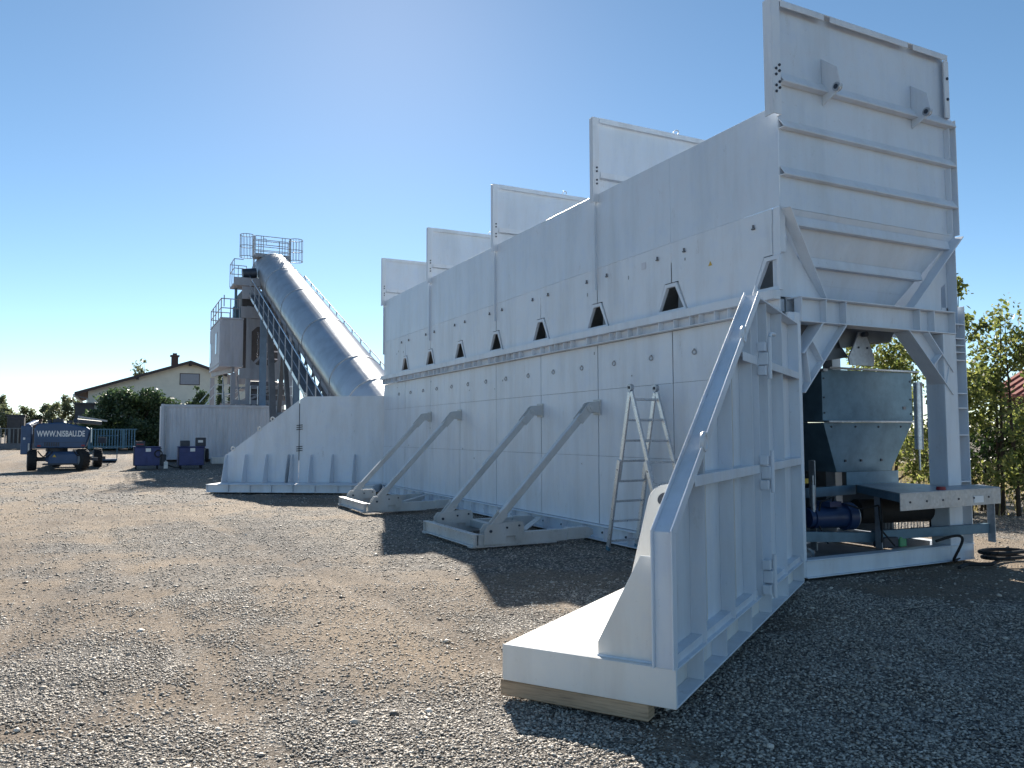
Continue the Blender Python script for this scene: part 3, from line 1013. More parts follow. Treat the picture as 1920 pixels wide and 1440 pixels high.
# ------------------------------------------------------------------ ladder
ld = thing('ladder', (6.36, 8.7, 0), 'folding aluminium ladder standing open against the white bin wall', 'ladder')
def ladder():
    xa, xb = 6.16, 6.58
    hz, hy = 2.27, 8.68
    fA, fB = (9.22, .015), (7.85, .015)
    for nm, (fy, fz) in (('front', fA), ('rear', fB)):
        mid = .52
        def pt(x, t, out=0):
            return (x, hy + (fy - hy) * t, hz + (fz - hz) * t)
        sgn = 1 if nm == 'front' else -1
        for x, o in ((xa, -1), (xb, 1)):
            MB().bar(pt(x, .03), pt(x, .56), .03, .068, (0, 1, .3)).build('rail', 'alu', ld, .004)
            xo = x + o * .032
            MB().bar(pt(xo, .44), pt(xo, .985), .032, .07, (0, 1, .3)).build('outer_rail', 'alu', ld, .004)
            MB().bar(pt(xo, .975), pt(xo, 1.0), .036, .07, (0, 1, .3)).build('foot', 'bluefence', ld, .003)
        for k in range(8):
            t = .075 + k * .124
            o = .032 if t > .5 else 0
            MB().bar(pt(xa - o, t), pt(xb + o, t), .03, .03, (0, 1, 0)).build('rung', 'alu', ld, .004)
        for x in (xa - .03, xb + .03):
            MB().bar(pt(x - .02, .50), pt(x + .02, .50), .02, .02).build('lock_knob', 'dark', ld)
    for x in (xa, xb):
        MB().tube((x - .025, hy, hz - .01), (x + .025, hy, hz - .01), .05, 14).build('hinge', 'galv', ld, smooth=True)
        MB().tube((x - .035, hy, hz - .01), (x + .035, hy, hz - .01), .02, 10).build('hinge_pin', 'dark', ld)
ladder()

# ------------------------------------------------------------------ weigh hopper and belt feeder under the end of the bin
wh = thing('weigh_hopper', (9.0, 7.9, 1.1), 'dull galvanised funnel hopper standing under the end of the bin', 'hopper')
mb = MB()
for a in ((8.14, 9.90, 7.22, 7.228), (8.14, 9.90, 8.6, 8.608), (8.14, 8.148, 7.2285, 8.5995), (9.892, 9.90, 7.2285, 8.5995)):
    mb.box(*a, 1.80, 2.47)
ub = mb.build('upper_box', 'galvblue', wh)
mb = MB()
mb.box(8.22, 9.98, 7.15, 7.219, 2.475, 2.50)
mb.box(8.10, 8.18, 7.15, 8.65, 2.44, 2.4745)
mb.build('top_angle', 'galv', ub, .003)
MB().box(8.18, 9.95, 7.15, 7.219, 1.775, 1.80).build('flange', 'galv', ub, .003)
mb = MB()
t_ = [(8.15, 7.22), (9.89, 7.22), (9.89, 8.6), (8.15, 8.6)]
b_ = [(8.46, 7.30), (9.52, 7.30), (9.52, 8.3), (8.46, 8.3)]
vs = [(x, y, 1.774) for x, y in t_] + [(x, y, 1.12) for x, y in b_]
mb.add(vs, [(0, 1, 5, 4), (1, 2, 6, 5), (2, 3, 7, 6), (3, 0, 4, 7)])
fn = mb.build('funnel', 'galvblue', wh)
mb = MB()
for x in (8.3, 8.75, 9.2, 9.65):
    mb.tube((x, 7.235, 1.72), (x, 7.215, 1.72), .014, 6)
for x in (8.6, 8.9, 9.3):
    mb.tube((x, 7.285, 1.27), (x, 7.265, 1.27), .018, 6)
for z in (2.35, 2.1, 1.9):
    mb.tube((8.17, 7.222, z), (8.17, 7.208, z), .012, 6)
    mb.tube((9.86, 7.222, z), (9.86, 7.208, z), .012, 6)
mb.build('bolt', 'dark', fn)
MB().box(9.70, 9.76, 7.212, 7.2195, 1.96, 2.0).build('rating_plate', 'braced', ub)

bf = thing('belt_feeder', (8.9, 6.6, 0), 'galvanised belt feeder frame with a flat table, drum and motor, below the funnel hopper', 'belt feeder')
mb = MB()
mb.prism([(7.78, 5.86, .955), (9.70, 5.92, .955), (9.98, 6.36, .955), (9.40, 6.38, .955), (9.40, 7.10, .955), (8.60, 7.10, .955)], (0, 0, .012))
tbl = mb.build('table_plate', 'galv', bf, .002)
MB().prism([(7.78, 5.86, .77), (9.70, 5.92, .77), (9.70, 5.928, .77), (7.78, 5.868, .77)], (0, 0, .185)).build('front_lip', 'galv', tbl)
MB().bar((7.80, 5.875, .91), (8.60, 7.10, .91), .01, .09).build('side_lip', 'galvblue', tbl)
MB().bar((9.71, 5.93, .90), (9.98, 6.36, .90), .008, .10).build('side_lip', 'galv', tbl)
MB().box(8.42, 9.42, 7.11, 7.12, .96, 1.13).build('back_plate', 'galvblue', bf)
for nm, x, y, z0, z1, wd in (('leg', 8.42, 6.62, .214, .95, .10), ('leg', 9.98, 6.20, .25, .94, .08), ('leg', 7.72, 7.0, .2, 1.30, .09)):
    lg = MB().box(x - wd / 2, x - wd / 2 + .01, y - .05, y + .05, z0, z1).box(x - wd / 2 + .0105, x + wd / 2, y + .04, y + .05, z0, z1).build(nm, 'galv', bf, .002)
    MB().tube((x + .02, y + .0395, z0 + .07), (x + .02, y + .02, z0 + .07), .025, 8).build('bolt', 'dark', lg)
for p, q in (((7.0, 6.9, .42), (8.42, 6.75, .34)), ((8.42, 6.75, .36), (9.95, 6.25, .42)), ((7.3, 7.15, .88), (8.6, 7.15, .90))):
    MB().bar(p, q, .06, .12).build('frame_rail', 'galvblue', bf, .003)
dr = MB().tube((8.5, 7.05, .63), (9.55, 6.75, .63), .155, 24).build('drum', 'black', bf, smooth=True)
MB().tube((9.55, 6.75, .63), (9.60, 6.735, .63), .16, 24).tube((9.60, 6.735, .63), (9.74, 6.695, .63), .05, 12).box(9.58, 9.68, 6.60, 6.80, .36, .60).build('drum_end', 'dark', dr, smooth=True)
mo = MB().tube((7.62, 6.98, .60), (8.08, 6.90, .60), .135, 20).tube((8.08, 6.90, .60), (8.20, 6.88, .60), .17, 20).tube((7.55, 6.99, .60), (7.62, 6.98, .60), .12, 20).build('motor', 'mblue', bf, smooth=True)
MB().box(7.75, 7.95, 6.80, 7.0, .735, .80).build('motor_box', 'mblue', mo)
MB().tube((8.205, 6.879, .60), (8.25, 6.87, .60), .10, 16).build('motor_flange', 'mblue', mo)
MB().torus((8.22, 6.876, .60), .145, .012, (1, -.17, 0), 20, 6).build('motor_ring', 'galv', mo)
MB().box(7.50, 7.60, 6.985, 6.992, 1.02, 1.08).build('yellow_plate', 'yellow', bf)
MB().box(7.60, 7.675, 6.985, 6.992, .30, .36).build('bracket', 'galvblue', bf)
MB().tube((7.60, 6.92, .62), (7.60, 6.92, 1.0), .03, 10).tube((7.60, 6.92, 1.0), (7.60, 6.92, 1.12), .012, 8).build('tension_cylinder', 'galv', bf, smooth=True)
for k, pts_ in enumerate(([(7.85, 6.85, .79), (7.8, 6.78, .86), (7.66, 6.86, .80), (7.64, 6.9, .55), (7.7, 6.8, .30)], [(8.05, 6.83, .76), (8.2, 6.72, .70), (8.36, 6.60, .75), (8.37, 6.58, .45), (8.5, 6.5, .26)], [(8.36, 6.57, .90), (8.37, 6.56, .6), (8.36, 6.57, .3)])):
    MB().path(pts_, .011, 6).build('cable', 'black', bf)
for k in range(6):
    MB().tube((7.95 + k * .3, 5.868 + k * .0094, .86), (7.95 + k * .3, 5.858 + k * .0094, .86), .012, 8).build('lip_bolt', 'dark', tbl)
MB().box(9.15, 9.33, 5.898, 5.9035, .80, .88).build('label_plate', 'lettering', tbl)
for k in range(14):
    MB().tube((8.6 + k * .06, 6.74 + (.0 if k % 2 else .01), .36), (8.6 + k * .06, 6.74, .50), .006, 5).build('guard_bar', 'rail', bf)

mb = MB().tube((8.66, 5.98, .968), (8.66, 5.98, .985), .055, 14).tube((8.66, 5.98, .985), (8.66, 5.98, 1.005), .05, 14)
tag(mb.build('red_lamp', 'red', loc=(8.66, 5.98, .968), smooth=True), 'small red round lamp lying on the galvanised feeder table', 'lamp')
mb = MB().box(8.74, 8.86, 6.60, 6.75, .215, .34)
tag(mb.build('green_box', 'green', loc=(8.8, 6.65, .21), bevel=.008), 'small green box on the base beam under the feeder', 'box')
mb = MB().box(8.46, 8.735, 6.62, 6.78, .215, .345)
tag(mb.build('dark_box', 'dark', loc=(8.6, 6.7, .21), bevel=.008), 'small dark box between feeder leg and green box', 'box')
pts = []
for k in range(40):
    t = k / 39
    a = t * 2 * pi
    pts.append((9.05 + .75 * t + .14 * sin(a * 1.2), 6.34 - .12 * sin(a * .8), .30 - .24 * t + .11 * sin(a * 1.1)))
mb = MB().path(pts, .017, 7)
tag(mb.build('cable', 'black', loc=(9.3, 6.3, 0), smooth=True), 'black cable looping down over the white base beam', 'cable')
mb = MB()
pts = [(10.15 + .34 * cos(a) * (1 + .03 * a), 6.15 + .22 * sin(a), .03 + .011 * a) for a in np.linspace(0, 4 * pi, 54)]
mb.path(pts, .024, 7)
pts = [(9.9, 6.1, .03), (9.6, 6.0, .03), (9.3, 6.12, .03), (9.0, 6.02, .03)]
mb.path(pts, .022, 7)
tag(mb.build('hose', 'black', loc=(10.1, 6.1, 0), smooth=True), 'coiled black hose on the ground beside the base beam', 'hose')
for k, (x, y, lab) in enumerate(((7.35, 6.85, 'white round pipe end lying inside the base frame, nearer the wing wall'), (7.62, 7.05, 'white round pipe end lying inside the base frame, nearer the motor'))):
    mb = MB().tube((x, y, .14), (x + .28, y + .25, .14), .085, 16)
    tag(mb.build('pipe_piece', 'galv', loc=(x, y, 0), smooth=True), lab, 'pipe')

# ------------------------------------------------------------------ inclined conveyor
cv = thing('conveyor', (8.0, 35, 0), 'inclined conveyor under a shiny corrugated half-round hood rising to the tower', 'conveyor')
SL = .4177
CL = sqrt(1 + SL * SL)
def axis(y):
    return 3.61 + (y - 28.73) * SL
def hood():
    Rr = 1.05
    # path in (y,z): straight, then a bend over the head
    pts = []
    y = 23.0
    step = .05
    while y < 46.6:
        pts.append((y, axis(y)))
        y += step / CL
    ang = math.atan(SL)
    py, pz = pts[-1]
    for k in range(34):
        ang -= radians(.75)
        py += step * 1.15 * cos(ang)
        pz += step * 1.15 * sin(ang)
        pts.append((py, pz))
    P = np.array(pts)
    T_ = np.gradient(P, axis=0)
    T_ /= np.linalg.norm(T_, axis=1)[:, None]
    n = 40
    th = np.radians(np.linspace(-42, 222, n))
    V = np.zeros((len(P), n, 3))
    for k in range(len(P)):
        r = Rr * (1 + (.008 if k % 2 else -.008))
        if k > len(P) - 34:
            r *= 1.0 + .012 * sin((k - len(P) + 34) * 1.2)
        up = np.array([-T_[k, 1], T_[k, 0]])
        V[k, :, 0] = 7.9 + r * np.cos(th)
        V[k, :, 1] = P[k, 0] + r * np.sin(th) * up[0]
        V[k, :, 2] = P[k, 1] + r * np.sin(th) * up[1]
    idx = np.arange(len(P) * n).reshape(len(P), n)
    f = np.stack([idx[:-1, :-1], idx[:-1, 1:], idx[1:, 1:], idx[1:, :-1]], -1).reshape(-1, 4)
    o = raw_mesh('hood', V.reshape(-1, 3), f, 'hood', cv, smooth=True)
    for yb in (26.2, 28.6, 33.6, 38.6, 43.2):
        mb = MB()
        prev = None
        upv = Vector((0, -SL / CL, 1 / CL))
        for t in np.radians(np.linspace(-42, 222, 33)):
            p = Vector((7.9, yb, axis(yb))) + Vector((1, 0, 0)) * (1.066 * cos(t)) + upv * (1.066 * sin(t))
            if prev is not None:
                mb.bar(tuple(prev), tuple(p), .05, .02, tuple(p - Vector((7.9, yb, axis(yb)))))
            prev = p
        mb.build('band', 'galv', o)
    # end cap
    mb = MB()
    k = len(P) - 1
    mb.add([tuple(V[k, j]) for j in range(n)], [tuple(range(n))])
    mb.build('end_cap', 'galv', o)
hood()
def on(x, y, dz):
    return (x, y, axis(y) + dz)
for x in (7.05, 8.95):
    MB().bar(on(x, 23, -.75), on(x, 48, -.75), .07, .22).build('stringer', 'tower', cv)
    MB().bar(on(x, 25, -1.75), on(x, 46, -1.75), .07, .14).build('lower_chord', 'tower', cv)
for k in range(17):
    y = 23.5 + k * 1.45
    for x in (7.02, 8.98):
        MB().bar(on(x, y, -1.1), on(x, y, -.30), .05, .05).build('side_bracket', 'braced', cv)
    if 25 < y < 45:
        for x in (7.05, 8.95):
            MB().bar(on(x, y, -.8), on(x, y + .72, -1.7), .05, .05).build('lattice', 'braced', cv)
            MB().bar(on(x, y + .72, -1.7), on(x, y + 1.45, -.8), .05, .05).build('lattice', 'braced', cv)
MB().prism([on(7.1, 23, -.66), on(8.9, 23, -.66), on(8.9, 48, -.66), on(7.1, 48, -.66)], (0, 0, .03)).build('belt', 'black', cv)
MB().bar(on(7.12, 23.5, -.42), on(7.12, 47, -.42), .03, .03).build('edge_pipe', 'braced', cv)
# walkways
for xo, xi, nm in ((6.33, 6.98, 'left'), (9.67, 9.02, 'right')):
    y0, y1 = 24.0, 46.8
    a, b = min(xo, xi), max(xo, xi)
    wk = MB().prism([on(a, y0, -1.2), on(b, y0, -1.2), on(b, y1, -1.2), on(a, y1, -1.2)], (0, 0, .05)).build('walkway', 'braced', cv)
    MB().tube(on(xo, y0, -.08), on(xo, y1, -.08), .024, 8).build('handrail', 'chrome' if nm == 'left' else 'rail', wk, smooth=True)
    MB().tube(on(xo, y0, -.62), on(xo, y1, -.62), .016, 6).build('middle_rail', 'rail', wk)
    y = y0
    while y < y1:
        MB().bar(on(xo, y, -1.18), on(xo, y, -.08), .04, .04).build('rail_post', 'rail', wk)
        if nm == 'left':
            MB().bar(on(xo - .03, y + .1, -1.14), on(xo - .03, min(y1, y + 1.32), -1.14), .006, .17).build('toe_board', 'alu', wk)
        y += 1.5
# head landing rails on the right
mb = MB()
zt = axis(46.8)
lr = MB().box(9.02, 9.75, 46.8, 48.9, zt - 1.24, zt - 1.18).build('landing', 'braced', cv)
mb = MB()
for z in (zt - .08, zt - .62):
    mb.tube((9.67, 46.8, z), (9.67, 48.9, z), .024, 8)
    mb.tube((9.67, 48.9, z), (9.05, 48.9, z), .024, 8)
for y in (46.8, 47.85, 48.9):
    mb.tube((9.67, y, zt - 1.18), (9.67, y, zt - .08), .022, 6)
mb.build('handrail', 'rail', lr)
# crown platform with ladder cages
pf = MB().box(6.82, 8.84, 46.9, 47.8, 12.02, 12.14).build('crown_platform', 'tower', cv)
MB().box(6.82, 8.84, 46.86, 46.895, 12.0, 12.22).build('edge_plate', 'tower', pf)
mb = MB()
for yy in (46.9, 47.8):
    for z in (13.25, 12.95, 12.62, 12.34):
        mb.tube((6.82, yy, z), (8.84, yy, z), .022, 6)
    for x in (6.82, 7.13, 7.26, 8.34, 8.50, 8.84):
        mb.tube((x, yy, 12.1), (x, yy, 13.25), .022, 6)
mb.path([(7.26, 46.9, 13.1), (7.42, 46.9, 13.1), (7.42, 46.9, 12.75), (8.16, 46.9, 12.72), (8.16, 46.9, 13.05)], .018, 6)
mb.build('guard_rail', 'rail', pf)
for xc, xl_ in ((6.40, 6.80), (9.24, 8.86)):
    cg = MB()
    for z in (13.32, 12.65, 12.02):
        cg.torus((xc, 47.35, z), .39, .022, (0, 0, 1), 20, 5)
    for k in range(14):
        a = 2 * pi * k / 14
        cg.tube((xc + .39 * cos(a), 47.35 + .39 * sin(a), 12.02), (xc + .39 * cos(a), 47.35 + .39 * sin(a), 13.32), .014, 5)
    cg.build('ladder_cage', 'rail', pf)
    ldm = MB()
    for yy in (47.15, 47.55):
        ldm.tube((xl_, yy, 9.8), (xl_, yy, 13.3), .025, 6)
    for k in range(12):
        ldm.tube((xl_, 47.15, 9.95 + k * .28), (xl_, 47.55, 9.95 + k * .28), .014, 5)
    ldm.build('cage_ladder', 'rail', pf)
# drive platform and motor on the left of the head
dp = MB().box(5.5, 6.95, 45.6, 47.4, 10.05, 10.15).box(5.5, 6.95, 45.55, 45.6, 10.0, 10.45).build('drive_platform', 'tower', cv)
mb = MB()
for z in (11.48, 10.95):
    mb.path([(6.4, 47.4, z), (5.5, 47.4, z), (5.5, 45.6, z - .0), (6.0, 45.6, z)], .024, 6)
for p in ((6.4, 47.4), (5.95, 47.4), (5.5, 47.4), (5.5, 46.5), (5.5, 45.6)):
    mb.tube((*p, 10.15), (*p, 11.48), .022, 6)
mb.build('guard_rail', 'rail', dp)
MB().tube((6.0, 46.0, 10.75), (6.75, 46.0, 10.85), .28, 16).box(5.9, 6.8, 45.7, 46.3, 10.2, 10.5).build('drive_motor', 'dark', dp, smooth=True)
MB().box(5.95, 6.95, 45.58, 45.62, 9.25, 9.95).build('chute_panel', 'tower', dp)
# supports
MB().box(6.90, 7.24, 45.0, 45.3, .3, 9.6).build('support_column', 'bluecol', cv, .01)
MB().box(8.76, 9.1, 45.0, 45.3, .3, 9.6).build('support_column', 'bluecol', cv, .01)
MB().bar((7.2, 42.0, 1.0), (7.2, 44.0, 8.2), .3, .3).build('support_leg', 'braced', cv)
for p, q in (((7.1, 36.5, .1), (7.1, 39.0, 5.9)), ((8.9, 36.5, .1), (8.9, 39.0, 5.9)), ((7.1, 41.0, .1), (7.1, 39.2, 6.0)), ((7.1, 37.4, 2.2), (8.9, 37.4, 2.2)), ((7.1, 40.0, 2.6), (7.1, 37.6, 2.6)), ((7.1, 36.9, 1.0), (8.9, 38.3, 4.3))):
    MB().bar(p, q, .2, .2).build('support_leg', 'braced', cv)

# ------------------------------------------------------------------ mixing tower
tw = thing('mixing_tower', (7.3, 48.5, .3), 'grey steel mixing tower with braced frame behind the conveyor', 'tower')
cols = [(5.62, 46.2), (6.40, 46.0), (8.75, 46.0), (6.40, 51.0), (8.75, 51.0), (5.0, 51.0)]
for x, y in cols:
    top = 5.1 if x < 6 else 8.9
    MB().box(x - .12, x + .12, y - .12, y + .12, .35, top).build('column', 'tower', tw, .01)
for z0, z1, x0, x1 in ((4.75, 5.35, 5.9, 8.9), (8.2, 8.85, 5.95, 8.9), (3.3, 3.55, 5.5, 8.9), (2.2, 2.4, 6.5, 8.9)):
    MB().box(x0, x1, 45.80, 45.875, z0, z1).build('beam', 'tower', tw, .005)
    MB().box(x0, x1, 51.12, 51.2, z0, z1).build('beam', 'tower', tw)
MB().bar((5.62, 46.2, 5.3), (5.0, 51.0, 5.3), .15, .3).build('beam', 'tower', tw)
for p, q in (((6.5, 45.95, 3.6), (8.7, 45.95, 4.7)), ((8.7, 45.95, .6), (6.5, 45.95, 3.2)), ((6.5, 45.95, 5.4), (8.7, 45.95, 8.1)), ((6.5, 50.9, 3.6), (8.7, 50.9, 4.7)), ((6.5, 50.9, .6), (8.7, 50.9, 3.2))):
    MB().bar(p, q, .12, .12).build('brace', 'tower', tw)
# body plate with octagonal opening
ox0, ox1, oz0, oz1 = 6.55, 8.0, 5.55, 7.75
outer = [(6.2, 5.36), (8.2, 5.36), (8.72, 5.36), (8.72, 8.19), (8.2, 8.19), (6.9, 8.19), (6.2, 8.19), (6.2, 6.5)]
inner = [(ox0 + .3, oz0), (ox1 - .3, oz0), (ox1, oz0 + .3), (ox1, oz1 - .3), (ox1 - .3, oz1), (ox0 + .3, oz1), (ox0, oz1 - .3), (ox0, oz0 + .3)]
outer = [(6.28, 5.36), (8.62, 5.36), (8.62, 5.7), (8.62, 7.9), (8.62, 8.19), (6.28, 8.19), (6.28, 7.9), (6.28, 5.7)]
MB().ringprism([(x, 45.90, z) for x, z in outer], [(x, 45.90, z) for x, z in inner], (0, .03, 0)).build('body_plate', 'tower', tw)
MB().box(6.3, 8.6, 48.5, 48.55, 5.4, 9.8).build('inner_wall', 'brown', tw)
MB().box(6.15, 7.6, 47.0, 50.5, 8.86, 10.0).build('upper_box', 'brown', tw)
fr = MB()
for x in (7.45, 8.25):
    fr.box(x, x + .07, 46.6, 46.66, 5.4, 6.9)
for z in (5.5, 5.95, 6.4, 6.85):
    fr.box(7.45, 8.32, 46.58, 46.65, z, z + .07)
fr.build('window_frame', 'cabin', tw)
ch = MB()
for k in range(16):
    ch.torus((6.95 + .02 * sin(k), 46.3, 7.45 - k * .11), .045, .012, (1, k % 2, 0), 8, 4)
ch.build('chain', 'chrome', tw)
for z in (1.2, 2.8, 4.2):
    MB().box(6.52, 8.63, 45.9, 46.0, z, z + .1).build('beam', 'tower', tw)
    MB().box(5.5, 6.28, 46.1, 46.2, z, z + .1).build('beam', 'tower', tw)
gr_ = MB()
for z in (3.85, 4.35, 2.45, 2.95):
    gr_.tube((6.5, 45.7, z), (8.9, 45.7, z), .028, 6)
for k in range(7):
    gr_.tube((6.5 + k * .4, 45.7, 2.0), (6.5 + k * .4, 45.7, 2.95), .025, 6)
    gr_.tube((6.5 + k * .4, 45.7, 3.3), (6.5 + k * .4, 45.7, 4.35), .025, 6)
gr_.build('guard_rail', 'alu', tw)
for p, q in (((5.0, 46.2, .5), (6.3, 46.2, 3.0)), ((6.3, 46.2, .5), (5.6, 46.2, 3.0)), ((6.5, 46.1, .6), (8.7, 46.1, 2.2)), ((7.4, 46.4, 1.0), (8.4, 46.4, 3.0))):
    MB().bar(p, q, .1, .1).build('brace', 'tower', tw)
# mixer drum, pipes, platforms below
MB().tube((6.7, 47.6, 4.0), (8.6, 47.6, 4.0), .75, 20).build('mixer_drum', 'braced', tw, smooth=True)
for k in range(9):
    random.seed(60 + k)
    x0, z0 = random.uniform(6.3, 8.6), random.uniform(1.6, 4.2)
    MB().bar((x0, 46.6 + .2 * k, z0), (x0 + random.uniform(-.9, .9), 46.8 + .2 * k, z0 + random.uniform(-.7, .8)), .12, .12).build('pipe', 'tower' if k % 2 else 'galv', tw)
for z in (3.0, 4.3):
    MB().box(6.3, 8.9, 46.3, 50.8, z, z + .06).build('platform', 'tower', tw)
st = MB()
for s in (5.1, 5.9):
    st.tube((s, 44.9, 1.6), (s, 46.5, 3.9), .03, 6)
    st.tube((s, 44.9, 2.6), (s, 46.5, 4.9), .03, 6)
for k in range(8):
    st.box(5.1, 5.9, 44.95 + k * .2, 45.17 + k * .2, 1.7 + k * .29, 1.73 + k * .29)
st.build('stair', 'rail', tw)
rl = MB()
for z in (3.9, 4.4):
    rl.path([(3.9, 46.3, z - 1.0), (4.7, 46.3, z), (5.55, 46.3, z), (5.55, 47.8, z)], .03, 6)
for x in (4.7, 5.1, 5.55):
    rl.tube((x, 46.3, 3.2), (x, 46.3, 4.4), .03, 6)
rl.build('guard_rail', 'cream', tw)
hl = MB()
for z in (3.75, 4.1, 4.45):
    hl.bar((5.75, 46.1, z - .5), (6.25, 46.1, z), .04, .04)
hl.build('louvre', 'cream', tw)

# control cabin on the tower
cb = thing('control_cabin', (5.4, 48.7, 5.5), 'grey boxy control cabin with roof railing hanging on the side of the tower', 'cabin')
bd = MB().box(4.89, 6.10, 46.0, 51.4, 5.53, 8.10).build('body', 'cabin', cb, .02)
for k in range(6):
    x = 4.98 + k * .19
    MB().box(x, x + .172, 45.985, 45.999, 5.62, 8.02).build('panel', 'cabin', bd, .004)
for k in range(10):
    y = 46.1 + k * .53
    MB().box(4.855, 4.889, y, y + .49, 5.62, 8.02).build('panel', 'cabin', bd, .004)
MB().box(4.84, 6.12, 45.95, 51.45, 5.42, 5.529).build('floor_frame', 'cabin', cb)
MB().box(4.86, 6.12, 45.95, 51.45, 8.101, 8.19).build('roof_edge', 'cabin', cb)
for y, zt_ in ((47.3, 7.5), (50.2, 7.2)):
    wn = MB().box(4.835, 4.854, y, y + .75, zt_ - 1.3, zt_).build('window', 'cabin', cb)
    MB().box(4.828, 4.8345, y + .06, y + .69, zt_ - 1.24, zt_ - .06).build('pane', 'glass', wn)
mb = MB()
for z in (9.25, 8.72):
    mb.path([(5.9, 46.0, z), (4.9, 46.0, z), (4.9, 51.4, z), (6.0, 51.4, z)], .03, 6)
for x, y in ((5.9, 46), (5.4, 46), (4.9, 46), (4.9, 47.35), (4.9, 48.7), (4.9, 50.05), (4.9, 51.4), (5.5, 51.4), (6.0, 51.4)):
    mb.tube((x, y, 8.15), (x, y, 9.25), .03, 6)
mb.tube((5.05, 46.0, 8.8), (5.05, 46.0, 9.45), .03, 6)
mb.build('roof_railing', 'rail', cb)
for x in (5.6, 5.85):
    MB().box(x, x + .16, 46.4, 46.8, 8.19, 8.9).build('roof_unit', 'galvblue', cb, .01)
MB().box(5.72, 5.86, 46.9, 47.05, 8.19, 10.1).build('vent_pipe', 'galvblue', cb)
# ------------------------------------------------------------------ containers, carts, blocks
ct = thing('storage_container', (5.3, 45.4, .3), 'long pale grey corrugated storage container in front of the tower', 'container')
bd = MB().box(1.93, 8.0, 44.3, 44.34, .36, 3.12).box(1.93, 1.97, 44.3405, 46.7, .36, 3.12).box(1.93, 8.0, 46.7, 46.74, .36, 3.12).box(1.93, 8.0, 44.3, 46.74, 3.1205, 3.16).build('body', 'container', ct)
for k in range(30):
    x = 2.12 + k * .195
    MB().prism([(x, 44.299, .48), (x + .03, 44.284, .48), (x + .11, 44.284, .48), (x + .14, 44.299, .48)], (0, 0, 2.52)).build('corrugation', 'container', bd)
MB().box(1.90, 8.02, 44.24, 44.30, 3.06, 3.20).box(1.90, 8.02, 44.24, 44.30, .32, .46).box(1.88, 2.05, 44.22, 44.30, .32, 3.22).build('frame', 'container', ct, .01)
MB().tube((2.12, 44.2, .4), (2.12, 44.2, 3.1), .03, 6).build('door_bar', 'galv', ct)
mb = MB().box(4.3, 5.3, 43.2, 43.9, .10, .45)
tag(mb.build('white_block', 'cream', loc=(4.8, 43.5, .1), bevel=.02), 'low white block on the ground before the grey container', 'block')
mb = MB().box(1.92, 2.10, 40.9, 41.1, 0, .33).tube((2.01, 41, .33), (2.01, 41, .38), .04, 8)
tag(mb.build('white_canister', 'cream', loc=(2, 41, 0), bevel=.01), 'small white canister on the ground between the two blue carts', 'canister')
pts = [(1.9, 41.4, .25), (2.2, 41.1, .12), (2.4, 40.9, .05), (2.62, 40.7, .06)]
tag(MB().path(pts, .03, 6).build('hose', 'black', loc=(2.2, 41, 0)), 'thin dark hose on the ground running to the right-hand blue cart', 'hose')
def cart(x, y, label, variant):
    r = thing('welding_cart', (x, y, 0), label, 'cart', 'blue carts by the container')
    o = lambda a, b, c, d, e, f: (x + a, x + b, y + c, y + d, e, f)
    b_ = MB().box(*o(-.62, .55, -.45, .45, .16, 1.02)).build('body', 'cartblue', r, .03)
    MB().box(*o(-.64, .57, -.47, .47, 1.021, 1.06)).build('lid', 'cartblue', b_, .008)
    MB().box(*o(-.1, .12, -.462, -.451, .82, .98)).build('paper_label', 'lettering', b_)
    for px_ in (-.5, .42):
        for py_ in (-.36, .36):
            MB().tube((x + px_ - .03, y + py_, .085), (x + px_ + .03, y + py_, .085), .085, 12).box(*o(px_ - .04, px_ + .04, py_ - .03, py_ + .03, .13, .165)).build('wheel', 'black', r, smooth=True)
    for a_, c_ in ((-.56, -.05), (-.01, .50)):
        MB().box(*o(a_, c_, -.462, -.451, .24, .78)).build('front_panel', 'cartblue', b_, .006)
    for a_ in (-.60, .53):
        MB().box(*o(a_ - .02, a_ + .02, -.47, -.4505, .17, 1.02)).build('corner_post', 'dark', b_)
    MB().tube((x + .6, y - .3, .95), (x + .6, y + .3, .95), .02, 6).build('handle', 'dark', r)
    if variant == 0:
        u_ = MB().box(*o(-.55, -.12, -.2, .2, 1.061, 1.32)).build('top_unit', 'dark', r, .02)
        MB().box(*o(-.5, -.2, -.21, -.201, 1.14, 1.2)).build('display', 'red', u_)
        MB().torus((x + .45, y - .47, .72), .16, .03, (0, 1, 0), 16, 6).build('cable_coil', 'black', r)
        MB().box(*o(.551, .80, -.3, .3, .14, .68)).build('side_box', 'dark', r, .03)
    else:
        MB().box(*o(-.52, -.1, -.2, .2, 1.061, 1.34)).build('top_unit', 'dark', r, .02)
        u_ = MB().box(*o(.16, .62, -.2, .2, 1.061, 1.48)).build('top_unit', 'dark', r, .02)
        MB().box(*o(.26, .48, -.212, -.201, 1.24, 1.36)).build('paper_label', 'lettering', u_)
        MB().tube((x + .62, y - .1, .62), (x + .74, y - .1, .62), .33, 18).build('cable_drum', 'black', r, smooth=True)
cart(1.22, 41.3, 'left blue wheeled cart with a low box on its lid', 0)
cart(3.12, 40.6, 'right blue wheeled cart with two dark boxes on its lid', 1)

